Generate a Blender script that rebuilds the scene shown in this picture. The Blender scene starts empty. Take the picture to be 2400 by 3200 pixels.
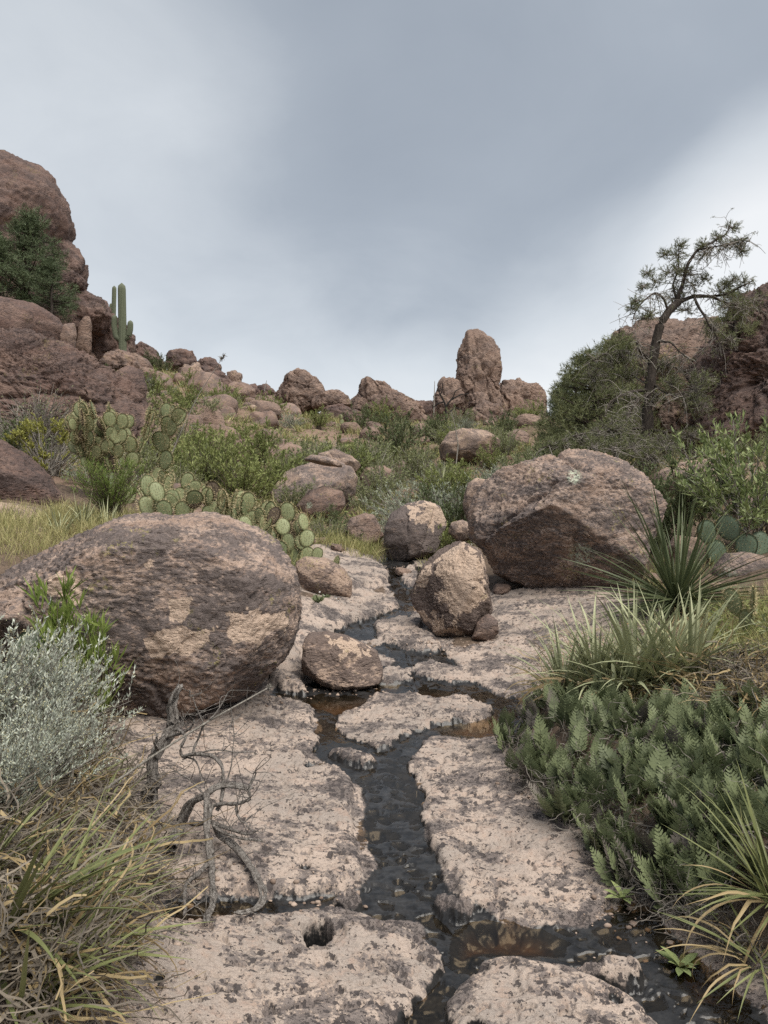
import bpy, math, random
import numpy as np
from mathutils import Matrix, Vector, Euler

random.seed(7)
RNG = np.random.default_rng(11)
SC = bpy.context.scene
COL = SC.collection

# ------------------------------------------------------------------ camera
EYE = 1.5
FPX, CU, CV = 1533.0, 829.5, 1106.0           # focal length and centre on a 1659 x 2212 picture
cam_d = bpy.data.cameras.new('camera')
cam_d.sensor_fit = 'VERTICAL'
cam_d.sensor_height = 36.0
cam_d.lens = 36.0 * FPX / 2212.0
cam_d.clip_start = 0.05
cam_d.clip_end = 20000.0
cam = bpy.data.objects.new('camera', cam_d)
cam.location = (0, 0, EYE)
cam.rotation_euler = (math.radians(90), 0, 0)
COL.objects.link(cam)
SC.camera = cam
SC.cycles.use_denoising = False
SC.cycles.caustics_reflective = False
SC.cycles.caustics_refractive = False
SC.cycles.sample_clamp_indirect = 3.0

# ------------------------------------------------------------------ colour management
SC.view_settings.view_transform = 'Standard'
SC.view_settings.look = 'None'
SC.view_settings.exposure = 1.80
SC.view_settings.gamma = 1.0
SC.view_settings.use_curve_mapping = False

# ------------------------------------------------------------------ sky and sun
SUN_EL, SUN_AZ = math.radians(60), math.radians(142)      # azimuth clockwise from +Y: behind the camera, to the right
SUN_DIR = Vector((math.sin(SUN_AZ) * math.cos(SUN_EL), math.cos(SUN_AZ) * math.cos(SUN_EL), math.sin(SUN_EL)))
sun_d = bpy.data.lights.new('sun', 'SUN')
sun_d.energy = 1.5
sun_d.angle = math.radians(52)
sun_d.color = (1.0, 0.94, 0.85)
sun = bpy.data.objects.new('sun', sun_d)
sun.rotation_euler = (-SUN_DIR).to_track_quat('-Z', 'Y').to_euler()
sun.location = (0, 0, 40)
COL.objects.link(sun)


class Tree:
    """Small helper to write node trees."""
    def __init__(self, nt):
        self.nt = nt
        nt.nodes.clear()

    def n(self, typ, ins=None, **props):
        nd = self.nt.nodes.new(typ)
        for k, v in props.items():
            setattr(nd, k, v)
        for k, v in (ins or {}).items():
            s = nd.inputs[k]
            if isinstance(v, bpy.types.NodeSocket):
                self.nt.links.new(v, s)
            else:
                s.default_value = v
        return nd

    def m(self, op, a, b=0.0, clamp=False):
        return self.n('ShaderNodeMath', {0: a, 1: b}, operation=op, use_clamp=clamp).outputs[0]

    def mix(self, f, a, b, blend='MIX'):
        def c(v):
            return v if isinstance(v, bpy.types.NodeSocket) else (v[0], v[1], v[2], 1.0)
        return self.n('ShaderNodeMix', {0: f, 6: c(a), 7: c(b)}, data_type='RGBA', blend_type=blend).outputs[2]

    def mr(self, v, a, b, c=0.0, d=1.0, smooth=True):
        return self.n('ShaderNodeMapRange', {0: v, 1: a, 2: b, 3: c, 4: d},
                      interpolation_type='SMOOTHSTEP' if smooth else 'LINEAR').outputs[0]

    def noise(self, vec, scale, detail=4, rough=0.55, dist=0.0):
        return self.n('ShaderNodeTexNoise', {'Vector': vec, 'Scale': scale, 'Detail': detail, 'Roughness': rough,
                                             'Distortion': dist}).outputs[0]

    def vor(self, vec, scale, feature='F1', rnd=1.0):
        return self.n('ShaderNodeTexVoronoi', {'Vector': vec, 'Scale': scale, 'Randomness': rnd}, feature=feature).outputs[0]

    def vmul(self, vec, s):
        return self.n('ShaderNodeVectorMath', {0: vec, 1: s}, operation='MULTIPLY').outputs[0]

    def dot(self, vec, s):
        return self.n('ShaderNodeVectorMath', {0: vec, 1: s}, operation='DOT_PRODUCT').outputs['Value']


def px_dir(u, v):
    return Vector(((u - CU) / FPX, 1.0, (CV - v) / FPX)).normalized()


world = bpy.data.worlds.new('World')
SC.world = world
world.use_nodes = True
t = Tree(world.node_tree)
SKY_STR = 0.1
sky = t.n('ShaderNodeTexSky', sky_type='NISHITA', sun_disc=False, sun_elevation=SUN_EL, sun_rotation=SUN_AZ)
gd = t.n('ShaderNodeTexCoord').outputs['Generated']
sep = t.n('ShaderNodeSeparateXYZ', {0: gd})
up = t.m('MAXIMUM', sep.outputs[2], 0.0)
den = t.m('ADD', up, 0.35)
plane = t.n('ShaderNodeCombineXYZ', {0: t.m('DIVIDE', sep.outputs[0], den), 1: t.m('DIVIDE', sep.outputs[1], den), 2: 0.3}).outputs[0]
big = t.noise(plane, 1.1, 4, 0.5, 0.5)
fine = t.noise(plane, 2.6, 9, 0.56, 0.35)
bright = t.m('ADD', t.m('MULTIPLY', t.m('SUBTRACT', big, 0.5), 0.50), t.m('MULTIPLY', t.m('SUBTRACT', fine, 0.5), 0.40))
# the cloud deck is thinner towards the horizon and in a few broad openings
horizon = t.mr(up, 0.0, 0.30, 0.90, 0.0)
bright = t.m('ADD', bright, horizon)
for (u, v, c0, c1, w) in ((1900, 650, 0.955, 0.995, 0.75), (1480, 860, 0.950, 0.998, 0.50), (-120, 380, 0.880, 0.995, 0.42), (850, 900, 0.95, 1.0, 0.22)):
    lobe = t.mr(t.dot(gd, tuple(px_dir(u, v))), c0, c1, 0.0, w)
    bright = t.m('ADD', bright, lobe)
bright = t.m('ADD', bright, 0.10)
cloud = t.n('ShaderNodeValToRGB', {0: bright})
cr = cloud.color_ramp
K_ = 0.268                                      # the exposure above brightens the sky too
cr.elements[0].position, cr.elements[0].color = 0.0, (0.350 * K_, 0.390 * K_, 0.440 * K_, 1)
cr.elements[1].position, cr.elements[1].color = 1.0, (0.96 * K_, 0.97 * K_, 0.97 * K_, 1)
e = cr.elements.new(0.22); e.color = (0.43 * K_, 0.472 * K_, 0.520 * K_, 1)
e = cr.elements.new(0.55); e.color = (0.70 * K_, 0.738 * K_, 0.768 * K_, 1)
cl = t.vmul(cloud.outputs[0], (1 / SKY_STR,) * 3)
skymix = t.mix(0.94, sky.outputs[0], cl)
bg = t.n('ShaderNodeBackground', {'Color': skymix, 'Strength': SKY_STR})
wo = t.n('ShaderNodeOutputWorld', {'Surface': bg.outputs[0]})

# ------------------------------------------------------------------ noise in numpy
_perm = np.random.default_rng(3).permutation(256).astype(np.int64)
_perm = np.concatenate([_perm, _perm, _perm])
_g3 = np.random.default_rng(5).normal(size=(256, 3))
_g3 /= np.linalg.norm(_g3, axis=1)[:, None]


def perlin(p):
    """Gradient noise, p is (n, 3) -> (n,), about -0.7..0.7."""
    i = np.floor(p).astype(np.int64)
    f = p - i
    i &= 255
    w = f * f * f * (f * (f * 6 - 15) + 10)
    out = 0.0
    for dx in (0, 1):
        ax = _perm[i[:, 0] + dx]
        wx = w[:, 0] if dx else 1 - w[:, 0]
        for dy in (0, 1):
            ay = _perm[ax + i[:, 1] + dy]
            wy = w[:, 1] if dy else 1 - w[:, 1]
            for dz in (0, 1):
                g = _g3[_perm[ay + i[:, 2] + dz]]
                wz = w[:, 2] if dz else 1 - w[:, 2]
                d = g[:, 0] * (f[:, 0] - dx) + g[:, 1] * (f[:, 1] - dy) + g[:, 2] * (f[:, 2] - dz)
                out = out + wx * wy * wz * d
    return out * 1.5


def fbm(p, octaves=4, gain=0.5, lac=2.03):
    s, a = 0.0, 1.0
    for k in range(octaves):
        s = s + a * perlin(p + 17.3 * k)
        p = p * lac
        a *= gain
    return s


def ridged(p, octaves=3, gain=0.5):
    s, a = 0.0, 1.0
    for k in range(octaves):
        s = s + a * (1 - np.abs(perlin(p + 31.7 * k)) * 2)
        p = p * 2.1
        a *= gain
    return s


def _hash(ix, iy, iz, k):
    h = _perm[(_perm[(_perm[ix & 255] + iy) & 255] + iz + k * 57) & 255]
    return h / 255.0


def worley(p, flat=False):
    """Distance to the nearest scattered point and that point's own random number."""
    i = np.floor(p).astype(np.int64)
    best = np.full(len(p), 9.0)
    rid = np.zeros(len(p))
    for dx in (-1, 0, 1):
        for dy in (-1, 0, 1):
            for dz in ((0,) if flat else (-1, 0, 1)):
                ix, iy, iz = i[:, 0] + dx, i[:, 1] + dy, i[:, 2] + dz
                px = ix + _hash(ix, iy, iz, 1)
                py = iy + _hash(ix, iy, iz, 2)
                d = (px - p[:, 0]) ** 2 + (py - p[:, 1]) ** 2
                if not flat:
                    d = d + (iz + _hash(ix, iy, iz, 3) - p[:, 2]) ** 2
                m = d < best
                best = np.where(m, d, best)
                rid = np.where(m, _hash(ix, iy, iz, 4), rid)
    return np.sqrt(best), rid


def sstep(a, b, x):
    t_ = np.clip((x - a) / (b - a), 0, 1)
    return t_ * t_ * (3 - 2 * t_)


def xyz(x, y, z=0.0):
    return np.stack([np.broadcast_to(x, np.shape(y)), y, np.broadcast_to(z, np.shape(y))], -1)


# ------------------------------------------------------------------ meshes and objects
def mesh(name, V, F, mats, smooth=True, midx=None, attr=None):
    """V (n,3); F one or a list of index arrays (m,3) / (m,4); midx material index per face; attr (n,4) floats."""
    V = np.asarray(V, np.float32)
    FL = [np.asarray(f, np.int32) for f in (F if isinstance(F, list) else [F]) if len(f)]
    me = bpy.data.meshes.new(name)
    me.vertices.add(len(V))
    me.vertices.foreach_set('co', V.ravel())
    loops = np.concatenate([f.ravel() for f in FL])
    sizes = np.concatenate([np.full(len(f), f.shape[1], np.int32) for f in FL])
    me.loops.add(len(loops))
    me.loops.foreach_set('vertex_index', loops)
    me.polygons.add(len(sizes))
    me.polygons.foreach_set('loop_start', np.concatenate([[0], np.cumsum(sizes)[:-1]]).astype(np.int32))
    if smooth:
        me.polygons.foreach_set('use_smooth', np.ones(len(sizes), bool))
    for m_ in (mats if isinstance(mats, (list, tuple)) else [mats]):
        me.materials.append(m_)
    if midx is not None:
        me.polygons.foreach_set('material_index', np.asarray(midx, np.int32))
    if attr is not None:
        a = me.attributes.new('mask', 'FLOAT_COLOR', 'POINT')
        a.data.foreach_set('color', np.asarray(attr, np.float32).ravel())
    me.update(calc_edges=True)
    return me


def obj(name, data, parent=None, loc=None, rot=None, scale=None):
    o = bpy.data.objects.new(name, data)
    COL.objects.link(o)
    if parent is not None:
        o.parent = parent
    if loc is not None:
        o.location = loc
    if rot is not None:
        o.rotation_euler = rot
    if scale is not None:
        o.scale = (scale,) * 3 if isinstance(scale, (int, float)) else scale
    return o


def tag(o, label=None, cat=None, group=None, kind=None):
    for k, v in (('label', label), ('category', cat), ('group', group), ('kind', kind)):
        if v:
            o[k] = v
    return o


def thing(name, label, cat, loc=(0, 0, 0), rz=0.0, group=None):
    return tag(obj(name, None, None, loc, (0, 0, rz)), label, cat, group)


def dup(root, loc, rz=0.0, scale=1.0, label=None, rot=None):
    r = root.copy(); COL.objects.link(r)
    r.location = loc
    r.rotation_euler = rot if rot is not None else (0, 0, rz)
    r.scale = (scale,) * 3 if isinstance(scale, (int, float)) else scale
    if label:
        r['label'] = label
    for ch in root.children:
        c = ch.copy(); COL.objects.link(c); c.parent = r
        for g in ch.children:
            d = g.copy(); COL.objects.link(d); d.parent = c
    return r


# ------------------------------------------------------------------ materials
def new_mat(name):
    m_ = bpy.data.materials.new(name)
    m_.use_nodes = True
    return m_, Tree(m_.node_tree)


def finish(t_, col, rough=0.85, normal=None, spec=0.3, extra=None):
    ins = {'Base Color': col if isinstance(col, bpy.types.NodeSocket) else (*col, 1), 'Roughness': rough, 'Specular IOR Level': spec}
    if normal is not None:
        ins['Normal'] = normal
    ins.update(extra or {})
    b = t_.n('ShaderNodeBsdfPrincipled', ins)
    t_.n('ShaderNodeOutputMaterial', {'Surface': b.outputs[0]})


def rock_mat(name, tan, tan2, varnish, cov=0.5, sc=1.0, bump=0.02, squash=1.7, soft=0.10, fresh=(0.56, 0.43, 0.335), yellow=0.0):
    """Weathered rhyolite: tan body, dark desert varnish in streaked patches, grain and pits.
    mask attribute: r crust shift, g fresh broken face, b lichen, a damp stain."""
    m_, T = new_mat(name)
    pos = T.n('ShaderNodeNewGeometry').outputs['Position']
    p = T.vmul(pos, (sc, sc, sc * squash * 1.15))
    at = T.n('ShaderNodeAttribute', attribute_name='mask')
    asep = T.n('ShaderNodeSeparateColor', {0: at.outputs['Color']})
    nA = T.noise(p, 1.7, 6, 0.6, 0.6)
    nB = T.noise(p, 5.5, 8, 0.7, 0.3)
    nC = T.noise(p, 30.0, 5, 0.7)
    nD = T.noise(pos, 190.0 * sc, 3, 0.6)
    s = T.m('ADD', T.m('MULTIPLY', nA, 0.40), T.m('ADD', T.m('MULTIPLY', nB, 0.36), T.m('MULTIPLY', nC, 0.36)))
    s = T.m('ADD', s, asep.outputs[0])
    thr = 0.56 + (0.5 - cov) * 0.28
    crust = T.mr(s, thr - soft, thr + soft)
    body = T.mix(T.mr(T.noise(p, 2.7, 5, 0.6), 0.38, 0.62), tan, tan2)
    body = T.mix(T.mr(nC, 0.42, 0.60, 0.0, 0.45), body, tuple(c * 0.55 for c in tan2))
    fr = T.mr(T.m('ADD', asep.outputs[1], T.m('MULTIPLY', T.m('SUBTRACT', nB, 0.5), 1.3)), 0.35, 0.6)
    crust = T.m('MULTIPLY', crust, T.m('SUBTRACT', 1.0, T.m('MULTIPLY', fr, 0.9)))
    body = T.mix(T.m('MULTIPLY', fr, 0.8), body, fresh)
    col = T.mix(T.m('MULTIPLY', crust, 0.93), body, T.mix(nB, varnish, tuple(c * 1.5 for c in varnish)))
    lic = T.m('MULTIPLY', asep.outputs[2], T.mr(T.noise(pos, 26 * sc, 4, 0.7), 0.46, 0.54))
    col = T.mix(lic, col, (0.42, 0.46, 0.36))
    if yellow:
        ym = T.m('MULTIPLY', T.mr(T.noise(pos, 3.2 * sc, 2), 0.62, 0.66), T.mr(T.noise(pos, 34 * sc, 3, 0.7), 0.54, 0.60))
        col = T.mix(T.m('MULTIPLY', ym, yellow), col, (0.33, 0.30, 0.07))
    col = T.mix(1.0, col, T.n('ShaderNodeCombineColor', {k: T.mr(nD, 0.3, 0.7, 0.62, 1.34, False) for k in (0, 1, 2)}).outputs[0], 'MULTIPLY')
    damp = T.m('MULTIPLY', at.outputs['Alpha'], 1.0)
    col = T.mix(damp, col, (0.022, 0.021, 0.02))
    pit = T.mr(T.vor(p, 21.0), 0.10, 0.34)
    h = T.m('ADD', T.m('MULTIPLY', nB, 1.0), T.m('ADD', T.m('MULTIPLY', nC, 0.55), T.m('MULTIPLY', nD, 0.10)))
    h = T.m('ADD', h, T.m('MULTIPLY', pit, 0.22))
    h = T.m('ADD', h, T.m('MULTIPLY', crust, -0.10))
    bn = T.n('ShaderNodeBump', {'Height': h, 'Strength': 1.0, 'Distance': bump / sc * 1.5})
    finish(T, col, T.mr(damp, 0.2, 0.9, 0.85, 0.18), bn.outputs[0], 0.35)
    return m_


M = {}
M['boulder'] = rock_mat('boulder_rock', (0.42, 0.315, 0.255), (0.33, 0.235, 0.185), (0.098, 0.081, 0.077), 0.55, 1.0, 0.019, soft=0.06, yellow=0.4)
M['boulder_tan'] = rock_mat('tan_boulder_rock', (0.43, 0.32, 0.25), (0.33, 0.235, 0.18), (0.105, 0.08, 0.071), 0.52, 1.0, 0.019, soft=0.05, yellow=0.3)
M['boulder_brown'] = rock_mat('brown_boulder_rock', (0.32, 0.225, 0.175), (0.25, 0.165, 0.13), (0.10, 0.077, 0.07), 0.50, 0.8, 0.025, yellow=0.5)
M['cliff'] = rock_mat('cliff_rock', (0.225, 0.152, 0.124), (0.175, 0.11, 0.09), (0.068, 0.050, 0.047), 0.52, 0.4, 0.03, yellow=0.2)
M['spire'] = rock_mat('spire_rock', (0.32, 0.228, 0.18), (0.25, 0.168, 0.13), (0.105, 0.078, 0.068), 0.45, 0.22, 0.03, yellow=0.3)

# ------------------------------------------------------------------ terrain
TY = np.array([-8, -2, 0.5, 1.5, 2.1, 2.6, 3.2, 4.4, 5.5, 7.2, 10, 13.5, 19, 26, 35, 50, 70, 100, 160.])
TU = np.array([-1600, -700, 0, 300, 480, 600, 830, 1100, 1350, 1659, 2400, 3300.])
TZ = np.array([
    [0.6, 0.3, 0, -0.3, -0.4, -0.5, -0.5, -0.5, -0.4, -0.2, 0.3, 0.8],
    [0.7, 0.4, 0.1, -0.2, -0.25, -0.3, -0.3, -0.3, -0.25, -0.1, 0.3, 0.8],
    [0.8, 0.5, 0.2, -0.05, -0.085, -0.12, -0.12, -0.12, -0.1, 0, 0.4, 0.9],
    [0.9, 0.6, 0.26, 0.03, 0, -0.03, -0.05, -0.05, -0.05, -0.02, 0.5, 1],
    [1, 0.7, 0.3, 0.06, 0.03, 0, -0.02, -0.03, -0.06, -0.01, 0.55, 1.1],
    [1.1, 0.8, 0.34, 0.07, 0.04, 0.01, -0.01, -0.02, -0.02, 0.14, 0.65, 1.2],
    [1.2, 0.9, 0.38, 0.08, 0.055, 0.03, 0.02, 0.02, 0.07, 0.32, 0.8, 1.3],
    [1.3, 1, 0.42, 0.14, 0.115, 0.09, 0.08, 0.08, 0.27, 0.52, 1, 1.5],
    [1.5, 1.2, 0.55, 0.22, 0.3, 0.15, 0.15, 0.15, 0.38, 0.65, 1.2, 1.8],
    [2, 1.6, 1.22, 1.2, 1.18, 0.72, 0.33, 0.42, 0.55, 0.82, 1.6, 2.3],
    [3, 2.4, 1.72, 1.55, 1.4, 0.98, 0.6, 0.68, 0.85, 1.2, 2.4, 3.2],
    [4.2, 3.4, 2.6, 1.95, 1.55, 1.25, 1, 1.2, 1.9, 2.2, 3.6, 4.6],
    [6.5, 5.2, 3.3, 2.6, 2.25, 1.95, 1.8, 2.1, 2.9, 3, 5.6, 7],
    [9.5, 8, 5, 4.3, 3.9, 3.5, 3.1, 3.4, 3.7, 4, 8, 9],
    [15, 12, 8.6, 7.6, 6.6, 5.8, 5.4, 5.6, 6.4, 6.6, 11, 12],
    [26, 22, 16, 12.2, 10.2, 8.1, 7.2, 7.3, 8.1, 10, 15, 16],
    [34, 30, 22, 14, 11.75, 8.5, 7.5, 7.5, 8, 11, 17, 18],
    [30, 26, 18, 12, 10, 8, 7, 7, 8, 10, 15, 16],
    [-5, -5, -5, -5, -5, -5, -5, -5, -5, -5, -5, -5]])


def _q(y):
    return np.arcsinh(np.asarray(y, float) / 1.5)


_NQ, _NU = 420, 420
_qa = np.linspace(_q(-8), _q(160), _NQ)
_ua = np.linspace(TU[0], TU[-1], _NU)


def _gauss(a, s, axis):
    r = int(3 * s)
    k = np.exp(-0.5 * (np.arange(-r, r + 1) / s) ** 2); k /= k.sum()
    pad = [(0, 0), (0, 0)]; pad[axis] = (r, r)
    b = np.pad(a, pad, mode='edge')
    return np.apply_along_axis(lambda v: np.convolve(v, k, 'valid'), axis, b)


_rows = np.stack([np.interp(_ua, TU, r) for r in TZ])
_tab = np.stack([np.interp(_qa, _q(TY), _rows[:, j]) for j in range(_NU)], 1)
_tab = _gauss(_gauss(_tab, 3.0, 0), 6.0, 1)


def wid(y):
    return np.maximum(y, 1.6)


def u_of(x, y):
    return CU + FPX * x / wid(y)


def x_of(u, y):
    return (u - CU) / FPX * wid(y)


def base_z(x, y):
    """Smooth shape of the ravine."""
    x, y = np.asarray(x, float), np.asarray(y, float)
    fu = np.clip((u_of(x, y) - _ua[0]) / (_ua[1] - _ua[0]), 0, _NU - 1.001)
    fq = np.clip((_q(y) - _qa[0]) / (_qa[1] - _qa[0]), 0, _NQ - 1.001)
    iu, iq = fu.astype(int), fq.astype(int)
    a, b = fu - iu, fq - iq
    T_ = _tab
    return (T_[iq, iu] * (1 - a) + T_[iq, iu + 1] * a) * (1 - b) + (T_[iq + 1, iu] * (1 - a) + T_[iq + 1, iu + 1] * a) * b


def hit(u, v, lift=0.0, ymax=90.0):
    """Point where the line of sight through picture point (u, v) meets the smooth ground."""
    y = np.concatenate([np.linspace(0.9, 12, 2200), np.linspace(12, ymax, 1500)])
    x = (u - CU) / FPX * y
    z = EYE - (v - CV) / FPX * y
    g = base_z(x, y) + lift
    k = np.argmax(z <= g)
    if z[k] > g[k]:
        k = len(y) - 1
    return float(x[k]), float(y[k]), float(g[k])


def sdf_poly(px, py, poly):
    """Signed distance to a polygon, positive inside."""
    P_ = np.asarray(poly, float)
    d = np.full(px.shape, 1e9)
    ins = np.zeros(px.shape, bool)
    for i in range(len(P_)):
        a, b = P_[i], P_[(i + 1) % len(P_)]
        e0, e1 = b - a
        w0, w1 = px - a[0], py - a[1]
        tt = np.clip((w0 * e0 + w1 * e1) / (e0 * e0 + e1 * e1 + 1e-12), 0, 1)
        d = np.minimum(d, (w0 - e0 * tt) ** 2 + (w1 - e1 * tt) ** 2)
        c = (a[1] > py) != (b[1] > py)
        with np.errstate(divide='ignore', invalid='ignore'):
            xi = a[0] + (py - a[1]) * e0 / (e1 if abs(e1) > 1e-12 else 1e-12)
        ins ^= c & (px < xi)
    d = np.sqrt(d)
    return np.where(ins, d, -d)


# slabs of pitted bedrock along the stream: outline in the picture, height above the wet bed, edge softness, label
SLABS = [
    ([(60, 2500), (60, 2120), (150, 2030), (240, 1990), (330, 1977), (420, 1985), (560, 1966), (640, 1960), (720, 1956), (800, 1970), (870, 1990),
      (925, 2015), (962, 2048), (952, 2078), (920, 2112), (880, 2150), (835, 2212), (800, 2330), (770, 2500)], .060, .10,
     'pale pitted bedrock slab in the foreground with a round pothole'),
    ([(985, 2108), (1040, 2074), (1100, 2072), (1180, 2088), (1270, 2114), (1340, 2143), (1400, 2180), (1450, 2230), (1520, 2330), (1580, 2500),
      (950, 2500), (955, 2330), (962, 2212), (968, 2145)], .060, .10,
     'pale pitted bedrock slab in front of the brown pool, cut by the bottom of the picture'),
    ([(120, 1700), (160, 1600), (300, 1540), (470, 1512), (560, 1500), (650, 1502), (678, 1530), (690, 1560), (688, 1595), (655, 1640), (740, 1657),
      (768, 1685), (765, 1740), (765, 1800), (788, 1858), (785, 1890), (720, 1912), (640, 1925), (540, 1925), (430, 1915), (380, 1895), (330, 1880),
      (200, 1870), (100, 1850)], .035, .05,
     'large pink pitted slab under the dead shrub, sloping from the big oval boulder down to a puddle'),
    ([(925, 1592), (990, 1587), (1080, 1592), (1130, 1640), (1180, 1700), (1240, 1760), (1310, 1840), (1345, 1900), (1305, 1960), (1250, 1985),
      (1180, 1972), (1100, 1955), (1040, 1948), (995, 1968), (980, 1920), (960, 1870), (922, 1800), (912, 1720), (885, 1660), (905, 1620)], .022, .03,
     'pitted slab between the black stream channel and the fern bank, with a dark square hollow'),
    ([(722, 1562), (770, 1522), (820, 1500), (900, 1494), (960, 1504), (1010, 1500), (1062, 1527), (1050, 1550), (940, 1562), (870, 1590), (815, 1615),
      (790, 1597), (740, 1590)], .022, .03,
     'low pitted slab amid the stream below the small sharp ended boulder'),
    ([(714, 1618), (760, 1613), (815, 1640), (790, 1655), (740, 1640)], .03, .03,
     'small pointed pink rock islet at the head of the black channel'),
    ([(1244, 2110), (1300, 2072), (1345, 2066), (1377, 2030), (1402, 2092), (1388, 2124), (1310, 2112)], .05, .04,
     'small triangular pink rock rising from the dark water right of the brown pool'),
    ([(935, 1945), (962, 1936), (995, 1948), (1006, 1965), (985, 1976), (945, 1968)], .035, .03,
     'small pitted stone at the tip of the channel just above the brown pool'),
    ([(722, 1950), (735, 1932), (765, 1930), (778, 1948), (760, 1958)], .035, .025,
     'small pink stone behind the pothole slab beside the channel'),
    ([(1076, 1390), (1060, 1290), (1150, 1265), (1300, 1265), (1400, 1330), (1420, 1400), (1300, 1450), (1180, 1470), (1130, 1500), (1050, 1485),
      (1000, 1435), (955, 1415), (1040, 1395)], .03, .08,
     'wide pink sloping slab below the large right boulder'),
    ([(808, 1345), (870, 1332), (905, 1345), (960, 1390), (945, 1402), (880, 1400), (820, 1375)], .05, .07,
     'streaked slab at the foot of the upright tan boulder'),
    ([(640, 1182), (720, 1172), (800, 1200), (842, 1235), (828, 1256), (760, 1266), (700, 1255), (640, 1260)], .08, .12,
     'sloping pitted slab behind the low tan boulder upstream'),
    ([(600, 1480), (570, 1440), (610, 1380), (640, 1340), (690, 1300), (770, 1264), (840, 1280), (862, 1305), (800, 1335), (730, 1350), (690, 1375),
      (650, 1390), (640, 1440), (660, 1488)], .06, .10,
     'pale eroded slab between the big oval boulder and the upper stream'),
    ([(866, 1238), (895, 1216), (908, 1250), (880, 1272)], .05, .05,
     'small pale ledge beside the upper stream behind the upright tan boulder'),
    ([(880, 1428), (930, 1424), (990, 1446), (1030, 1466), (970, 1472), (900, 1452)], .022, .03,
     'thin streaked rock lip in the dark water below the upright tan boulder'),
    ([(700, 1402), (752, 1384), (790, 1372), (850, 1362), (840, 1384), (790, 1396), (735, 1408)], .02, .03,
     'narrow rock strip in the stream above the small tapered boulder'),
    ([(800, 1470), (830, 1440), (900, 1440), (880, 1462)], .03, .03,
     'thin pale rock lip beside the bright puddle'),
]
SLAB_W = []
for poly, hgt, soft, lab in SLABS:
    SLAB_W.append([hit(u, v, hgt * 0.6)[:2] for u, v in poly])
STREAM = [(820, 1205), (880, 1200), (915, 1230), (905, 1290), (885, 1330), (960, 1400), (1040, 1450), (1130, 1500), (1130, 1590), (1000, 1620), (905, 1660),
          (930, 1800), (980, 1920), (1100, 1990), (1260, 1990), (1350, 1930), (1420, 1960), (1500, 2060), (1659, 2180), (1760, 2400), (1760, 2600),
          (750, 2600), (800, 2212), (920, 2100), (900, 2000), (790, 1985), (540, 1995), (350, 1990), (340, 1925), (560, 1925), (770, 1920),
          (800, 1870), (765, 1700), (690, 1640), (640, 1600), (690, 1560), (640, 1510), (560, 1500), (600, 1470), (800, 1470), (840, 1420),
          (780, 1395), (690, 1375), (790, 1330), (860, 1310), (840, 1270)]
STREAM_W = [hit(u, v)[:2] for u, v in STREAM]
# pools: picture outline, depth
POOLS = [
    ([(950, 2075), (960, 2000), (1000, 1978), (1100, 1962), (1180, 1985), (1240, 2020), (1235, 2075), (1150, 2085), (1050, 2070), (985, 2100)], .05),
    ([(650, 1505), (720, 1495), (800, 1505), (790, 1530), (720, 1540), (660, 1522)], .06),
    ([(880, 1490), (930, 1480), (985, 1492), (960, 1510), (900, 1512)], .05),
    ([(925, 1570), (1000, 1550), (1060, 1530), (1120, 1520), (1120, 1585), (1000, 1586)], .07),
    ([(330, 1950), (420, 1932), (540, 1932), (580, 1952), (540, 1978), (420, 1985)], .06),
    ([(790, 1478), (830, 1468), (890, 1474), (880, 1488), (810, 1492)], .05),
    ([(1380, 2000), (1450, 2000), (1560, 2080), (1640, 2160), (1600, 2200), (1480, 2150), (1420, 2080)], .06),
    ([(750, 1385), (800, 1378), (830, 1392), (790, 1402)], .04),
]
POOLS_W = [([hit(u, v)[:2] for u, v in p], d) for p, d in POOLS]
# single hollows: picture place, radii in picture units, depth, sharpness
HOLES = [(687, 2010, 34, 27, .15, 1.0), (332, 2135, 22, 22, .03, .69), (345, 2112, 12, 10, .02, .7), (1040, 1828, 36, 34, .015, .5), (1095, 1800, 34, 16, .012, .5),
         (525, 1602, 26, 16, .015, .5), (670, 1642, 15, 9, .02, 1.), (695, 1635, 14, 10, .03, 1.), (1052, 1968, 24, 16, .035, .8), (905, 1690, 16, 12, .02, .8),
         (930, 1880, 12, 10, .03, .8), (815, 1775, 18, 10, .02, 1.), (866, 1828, 10, 7, .02, 1.), (860, 1872, 9, 6, .02, 1.), (660, 1862, 12, 9, .02, .8),
         (1160, 1830, 26, 14, .02, .6), (540, 2130, 10, 7, .012, .8), (690, 2080, 16, 12, .012, .6), (880, 2040, 40, 22, .02, .4), (1330, 2165, 16, 14, .02, .7),
         (1100, 2140, 50, 22, .015, .4), (640, 2140, 24, 10, .012, .6), (780, 2090, 30, 14, .012, .6), (1030, 2200, 20, 10, .02, .7)]
HOLES_W = []
for u, v, ru, rv, dp, sh in HOLES:
    x0, y0, _z = hit(u, v, .05)
    xr = hit(u + ru, v, .05)[0] - x0
    yr = abs(hit(u, v - rv, .05)[1] - hit(u, v + rv, .05)[1]) / 2
    HOLES_W.append((x0, y0, xr, yr, dp, sh))


MOUND = [(1105, 1600), (1130, 1545), (1300, 1500), (1700, 1480), (1900, 1700), (1800, 2050), (1640, 2040), (1540, 1960), (1440, 1925), (1330, 1850), (1230, 1760), (1150, 1690)]
MOUND_W = [hit(u, v)[:2] for u, v in MOUND]


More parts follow.
